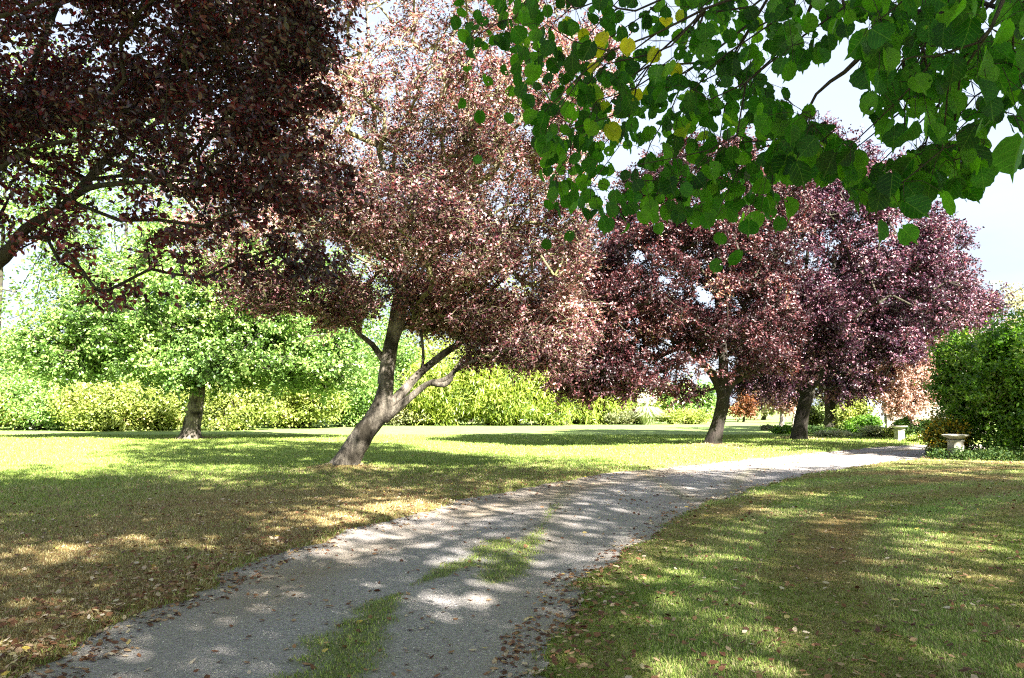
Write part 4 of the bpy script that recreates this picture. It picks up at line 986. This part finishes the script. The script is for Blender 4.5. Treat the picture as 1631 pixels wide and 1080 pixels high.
# ================================================================== LIME TREE overhead (behind the camera), with the branch that hangs into view
def clear_of_view(P):
    X_, Y_, dep = project(P)
    inside = (P[:, 1] > -.3) & (X_ > -160) & (X_ < 1900) & (Y_ > -260) & (dep > .02)
    near = (P[:, 1] < 1.0) & (P[:, 1] > -1.5) & (P[:, 2] < 4.0)
    return ~(inside | near)
lroot = empty('lime_tree', (6.5, -4.0, 0)); tag(lroot, 'large green lime tree whose leafy branch hangs down into the top right of the view', 'tree')
gl = np.random.default_rng(55)
tp, trr = smooth_poly([(6.5, -4, -.1), (6.4, -4, 1), (6.3, -3.9, 3), (6.0, -3.7, 6), (5.6, -3.4, 10), (5.4, -3.2, 14)], [.55, .46, .42, .36, .25, .1], .25)
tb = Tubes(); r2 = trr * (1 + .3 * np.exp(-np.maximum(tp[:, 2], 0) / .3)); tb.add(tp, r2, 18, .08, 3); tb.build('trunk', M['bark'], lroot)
lsk = Skeleton(); lsk.limb(tp, trr)
l1, lr1 = smooth_poly([(6.2, -3.8, 4.2), (5.2, -2.4, 5.3), (4.0, -.6, 5.6), (3.2, .8, 4.9), (2.6, 1.9, 4.0), (2.05, 2.6, 3.35)], [.16, .12, .09, .06, .035, .016], .25)
l2, lr2 = smooth_poly([(6.0, -3.7, 5.2), (3.8, -2.2, 6.4), (2.0, -.2, 6.0), (1.2, 1.6, 4.9), (.85, 2.9, 4.1), (.6, 3.6, 3.6)], [.15, .11, .08, .055, .032, .016], .25)
for pp, rr_ in ((l1, lr1), (l2, lr2)):
    tb = Tubes(); tb.add(pp, rr_, 9, .06, 4); tb.build('limb', M['limetwig'], lroot)
# canopy
C = np.concatenate([ellipsoid_pts((8, 0, 11), (13.5, 10, 2.6), 1400, gl, .3), ellipsoid_pts((-1, 3, 11), (6, 5, 2), 220, gl, .4), ellipsoid_pts((18.5, 5, 10.5), (6, 6, 2.6), 260, gl, .4), ellipsoid_pts((4.5, 10, 12.5), (7, 4.5, 2.8), 110, gl, .4)])
C = C[clear_of_view(C)]; C = C[vnoise(C, .45, 12, 2) > .345]
P = scatter_leaves(C, 60, .52, 77, .6); P = P[clear_of_view(P)]
leaves('crown', P, .19, .17, 'lime_up', lroot, seed=78, up=1.6)
A, B, ra, rb, _ = lsk.grow(C, np.array([5.8, -3.5, 7]), step=1.2, seed=5, tip_r=.014, power=.42)
bt = Tubes(); ok = clear_of_view(A) & clear_of_view(B); bt.frusta(A[ok], B[ok], ra[ok], rb[ok], 5); bt.build('branches', M['bark_dark'], lroot)
# a second lime just beyond the right edge of the picture; its shade falls on the drive end and the big shrub
tree('lime_tree', 'tall lime tree standing out of view on the right lawn, shading the drive end', (21.5, 17.5), [([np.array([21.5, 17.5, -.1]), np.array([21.4, 17.5, 2.5]), np.array([21.3, 17.6, 6]), np.array([21, 17.8, 11])], [.36, .32, .26, .12])],
     [((20.6, 18.5, 10.5), (4.6, 4.6, 5.0), 190), ((19.5, 22.5, 11.5), (3.4, 3.4, 3.6), 110)], 'lime_up', 60, .45, .20, .17, 1500, thr=.36, twig_per=0, accept=lambda P: (P[:, 0] > P[:, 1] * .66 + .4), tip_r=.012)
# the hanging branch
polys = [  # region outline (px), depth range, count
    ([(830, -30), (1240, -30), (1230, 90), (1200, 190), (1235, 230), (1240, 330), (1190, 345), (1060, 335), (960, 340), (890, 330), (850, 200), (800, 110)], 2.7, 4.0, 880),
    ([(700, -30), (830, -30), (820, 70), (760, 90), (720, 60)], 3.6, 4.2, 50),
    ([(1220, -30), (1400, -30), (1360, 50), (1300, 80), (1240, 110), (1215, 40)], 2.4, 3.0, 90),
    ([(1200, 130), (1320, 210), (1400, 260), (1460, 230), (1560, 210), (1580, 260), (1500, 300), (1400, 310), (1300, 270), (1240, 250)], 2.1, 3.0, 260),
    ([(1380, -30), (1670, -30), (1670, 180), (1600, 190), (1520, 210), (1400, 200), (1370, 80)], 1.8, 2.7, 330),
    ([(1620, 200), (1670, 190), (1670, 240), (1620, 240)], 1.2, 1.4, 2)]
singles = [(745, 105, 3.8, 0), (765, 175, 3.9, 0), (764, 247, 3.8, 0), (804, 181, 3.7, 0), (735, 155, 4.0, 0), (775, 120, 3.6, 0), (873, 318, 3.2, 0), (898, 290, 3.4, 0), (872, 380, 3.5, 0), (912, 368, 3.4, 0), (862, 270, 3.4, 0), (970, 345, 3.3, 0), (1000, 355, 3.2, 0),
           (1148, 370, 2.7, 0), (1145, 412, 2.9, 0), (1180, 398, 3.2, 0), (1193, 350, 2.4, 0), (1212, 338, 2.6, 0), (1120, 340, 2.7, 0), (1250, 315, 2.5, 0), (1244, 345, 2.6, 0), (1255, 262, 2.3, 0), (1352, 300, 2.2, 0), (1350, 262, 2.3, 0), (1440, 320, 2.0, 0), (1400, 350, 2.2, 0), (1436, 362, 2.3, 0),
           (1390, 300, 2.2, 0), (1500, 305, 2.0, 0), (1540, 300, 2.2, 0), (1560, 250, 2.1, 0), (1630, 215, 1.25, 0), (1265, 90, 2.7, 0), (1245, 140, 2.7, 0), (1260, 165, 2.7, 0), (1288, 165, 2.6, 0), (1050, 355, 3.0, 0), (1090, 330, 3.0, 0), (940, 70, 2.9, 1), (965, 50, 3.0, 1), (1000, 60, 2.6, 1), (1045, 75, 2.8, 1), (1015, 140, 2.9, 1), (990, 80, 2.7, 1), (1060, 30, 2.9, 1), (925, 45, 3.1, 1), (1078, 100, 3, 1), (950, 100, 3, 1)]
LP, LR = [], []
for poly, d0, d1, cnt in polys:
    poly = np.array(poly, float); lo, hi = poly.min(0), poly.max(0); got = []
    while len(got) < cnt:
        q = gl.uniform(lo, hi, (cnt * 2, 2)); q = q[in_poly(q, poly)]; got.extend(q.tolist())
    for x, y in got[:cnt]:
        LP.append(at(x, y, gl.uniform(d0, d1))); LR.append(gl.random() * (.88 if (x < 880 or x > 1120 or y > 220) else .93))
for x, y, d, yl in singles: LP.append(at(x, y, d)); LR.append(.93 + .07 * gl.random() if yl else gl.random() * .6 + .2)
LP = np.array(LP); LR = np.array(LR); kp = (vnoise(LP, 4.0, 91, 2) > .37) | (np.arange(len(LP)) >= len(LP) - len(singles)); LP, LR = LP[kp], LR[kp]
# twigs to groups of leaves
kc = LP[gl.permutation(len(LP))[:260]] + np.array([0, 0, .05])
hs_ = Skeleton(); hs_.limb(l1, lr1); hs_.limb(l2, lr2)
ex, exr = smooth_poly([at(1560, -60, 2.2), at(1440, 22, 2.5), at(1385, 75, 2.55), at(1345, 115, 2.6), at(1300, 150, 2.65), at(1262, 230, 2.7)], [.014, .012, .009, .007, .005, .003], .08)
A, B, ra, rb, nodes = hs_.grow(kc, np.array([3.2, .8, 5.0]), step=.12, seed=9, tip_r=.0016, power=.38, maxr=.03, wob=.14, sag=.05)
gpoly = np.array([(1255, 60), (1300, 40), (1405, 60), (1410, 190), (1330, 225), (1255, 190)], float); gX, gY, _ = project((A + B) / 2)
ok = ~(in_poly(np.c_[gX, gY], gpoly) & (rb < .0045)); A, B, ra, rb = A[ok], B[ok], ra[ok], rb[ok]
ht = Tubes(); ht.frusta(A, B, ra, rb, 5); ht.add(ex, exr, 6)
con = np.array([l1[-6], ex[0]]); ht.add(con, [.02, .013], 6)
# petioles: from the nearest twig node to each leaf
nl = len(LP); nodesT = nodes[len(l1) + len(l2):]
js = np.array([np.argmin(np.linalg.norm(nodesT - p, axis=1)) for p in LP]); NP = nodesT[js]
dirp = NP - LP; dl_ = np.linalg.norm(dirp, axis=1, keepdims=True)
far_ = dl_[:, 0] > .16
st0 = np.where(far_[:, None], LP + norm(dirp) * .07 + [0, 0, .05], NP)
md = (st0 + LP) / 2 + np.array([0, 0, .015])
ht.frusta(st0, md, np.full(nl, .0011), np.full(nl, .0010), 3); ht.frusta(md, LP, np.full(nl, .0010), np.full(nl, .0008), 3)
ht.build('hanging_twigs', M['limetwig'], lroot)
# heart-shaped, toothed blades
out2 = []
NT = 26
for i in range(NT):
    t = (i + .0) / NT * 2 * math.pi
    r = .5 * (1 + .10 * math.cos(t)) 
    x_ = .50 * math.sin(t) * (1 - .12 * math.cos(t)); y_ = .46 - .47 * math.cos(t)
    if i == 0: y_ = .07                                # heart notch
    if i in (1, NT - 1): y_ = -.03
    if i == NT // 2: y_ = 1.08                         # drip tip
    if i in (NT // 2 - 1, NT // 2 + 1): x_ *= .62
    tooth = 1.035 if i % 2 else .97
    out2.append((x_ * tooth, (y_ - .45) * tooth + .45))
out2 = np.array(out2)
inner = out2 * [.5, .5] + [0, .22]
K = NT
loc = np.concatenate([[[0, .45]], inner, out2]); nv = len(loc)
N_ = len(LP)
size = gl.uniform(.045, .077, N_)
# blade hangs: the length axis points down and a bit outwards, faces roughly to light
aax = norm(np.c_[gl.normal(size=N_) * .40, gl.normal(size=N_) * .45, -np.ones(N_) * gl.uniform(.6, 1.2, N_)])
nn = norm(np.c_[gl.normal(size=N_) * .50, -np.ones(N_) * .75 + gl.normal(size=N_) * .40, gl.normal(size=N_) * .35 + .35])
nn = norm(nn - aax * (nn * aax).sum(1, keepdims=True)); bb = np.cross(nn, aax)
cup = gl.uniform(-.30, .60, N_); fold = gl.uniform(.0, .75, N_); tipd = gl.uniform(-.15, .7, N_)
lx, ly = loc[:, 0], loc[:, 1]
hgt = (fold[:, None] * np.abs(lx)[None] - cup[:, None] * (lx ** 2)[None] - tipd[:, None] * (np.clip(ly, 0, 2) ** 2 * .5)[None]) + gl.normal(size=(N_, nv)) * .012
wx = gl.uniform(.82, 1.02, N_)
V = LP[:, None] + size[:, None, None] * (lx[None, :, None] * wx[:, None, None] * bb[:, None] + ly[None, :, None] * aax[:, None] + hgt[..., None] * nn[:, None])
f3 = np.array([[0, 1 + i, 1 + (i + 1) % K] for i in range(K)]); f4 = np.array([[1 + i, 1 + K + i, 1 + K + (i + 1) % K, 1 + (i + 1) % K] for i in range(K)])
bs = (np.arange(N_) * nv)[:, None, None]
F3 = (f3[None] + bs).reshape(-1, 3); F4 = (f4[None] + bs).reshape(-1, 4)
me = mesh_np('hanging_foliage', V.reshape(-1, 3), [F3, F4], rnd=np.r_[np.repeat(LR, K), np.repeat(LR, K)], smooth=True, uv=np.tile(loc, (N_, 1)))
link(me, 'hanging_foliage', M['lime'], lroot)

# ================================================================== fallen leaves
def litter_pts(n_, ymin, ymax, g, power=1.0):
    yd = ymin * (ymax / ymin) ** (g.random(n_) ** power); xd = g.uniform(-1, 1, n_) * (yd * .68 + .4); return np.c_[xd, yd]
g = np.random.default_rng(33)
Q = litter_pts(60000, 3.3, 34, g, .8); sq = path_sd(Q); side = in_side(Q)
prob = np.where(sq < 0, .035 + .22 * np.clip((Q[:, 1] - 8) / 12, 0, 1) * (vnoise(Q, .9, 61, 2) > .5), .10)
prob = prob + np.exp(-(np.clip(sq + .05, 0, 9) / .30) ** 2) * (sq > -.30) * .6 + side * (sq > -.1) * .35 * np.clip(1 - sq / 1.3, 0, 1)
prob = prob + side * (sq > 0) * .30 * np.clip(1 - sq / 5, 0, 1) + (~side) * (sq > 0) * .04
for q_ in tree_bases[:3]: prob = prob + .5 * np.exp(-(np.linalg.norm(Q - q_, axis=1) / 1.6) ** 2)
prob *= (.35 + 1.3 * vnoise(Q, 1.4, 62, 2))
k = g.random(len(Q)) < prob; Q = Q[k]; sq = sq[k]; side = side[k]
z0 = np.where(sq > 0, lawn_z(Q, sq) + .022, sheet_z(Q) + .006)
def litter_geo(Q, z0, size, g):
    N_ = len(Q); a = g.uniform(0, 6.28, N_); n_ = norm(g.normal(size=(N_, 3)) * .28 + [0, 0, 1]); ax_ = np.c_[np.cos(a), np.sin(a), np.zeros(N_)]; ax_ = norm(ax_ - n_ * (ax_ * n_).sum(1, keepdims=True)); b_ = np.cross(n_, ax_)
    L_ = size[:, None]; W_ = L_ * g.uniform(.5, .8, (N_, 1)); cu = g.uniform(.0, .5, (N_, 1)); P = np.c_[Q, z0]
    pts = [P - ax_ * L_ * .5 + n_ * cu * L_ * .25, P - ax_ * L_ * .15 + b_ * W_ * .5 + n_ * cu * W_ * .45, P + ax_ * L_ * .22 + b_ * W_ * .4 + n_ * cu * W_ * .35, P + ax_ * L_ * .55 + n_ * cu * L_ * .3, P + ax_ * L_ * .22 - b_ * W_ * .4 + n_ * cu * W_ * .4, P - ax_ * L_ * .15 - b_ * W_ * .5 + n_ * cu * W_ * .3]
    V = np.stack(pts, 1).reshape(-1, 3); f_ = (np.array([[0, 3, 2, 1], [0, 5, 4, 3]])[None] + (np.arange(N_) * 6)[:, None, None]).reshape(-1, 4)
    return V, f_
order = np.argsort(Q[:, 1]); near_i = order[:300]; far_i = order[300:]
sz = g.uniform(.028, .055, len(far_i)) * (1 + .02 * Q[far_i, 1]); V, f_ = litter_geo(Q[far_i], z0[far_i], sz, g)
lo = link(mesh_np('leaf_litter', V, f_, rnd=np.repeat(g.random(len(far_i)), 2)), 'leaf_litter', M['litter']); tag(lo, 'scattered small brown and red-brown dead leaves over lawns and drive', 'leaf litter', kind='stuff')
protos = []
for i in range(24):
    V, f_ = litter_geo(np.zeros((1, 2)), np.zeros(1), np.array([1.0]), g)
    me = mesh_np('fallen_leaf', V, f_, rnd=np.full(2, (i + .5) / 24)); me.materials.append(M['litter']); protos.append((me, (i + .5) / 24))
for i in near_i:
    me, cval = protos[g.integers(0, 24)]
    o = bpy.data.objects.new('fallen_leaf', me); s_ = g.uniform(.035, .062)
    o.scale = (s_, s_, s_); o.location = (Q[i, 0], Q[i, 1], z0[i] + .004); o.rotation_euler = (0, 0, g.uniform(0, 6.28)); COL.objects.link(o)
    tone = 'dark red-brown' if cval < .35 else ('brown' if cval < .7 else ('pale buff' if cval < .95 else 'yellow'))
    if sq[i] < -.12: where, gp_ = 'lying on the grey gravel nearest the camera', 'dead leaves on the near gravel'
    elif side[i]: where, gp_ = 'lying on the brown verge left of the near gravel', 'dead leaves on the near left verge'
    else: where, gp_ = 'lying in the grass right of the near gravel', 'dead leaves in the near right grass'
    tag(o, f'{tone} curled dead leaf {where}', 'fallen leaf', f'{tone} {gp_}')
tot = sum(len(o.data.polygons) for o in scene.objects if o.type == 'MESH')
print('objects', len(scene.objects), 'polys', tot)
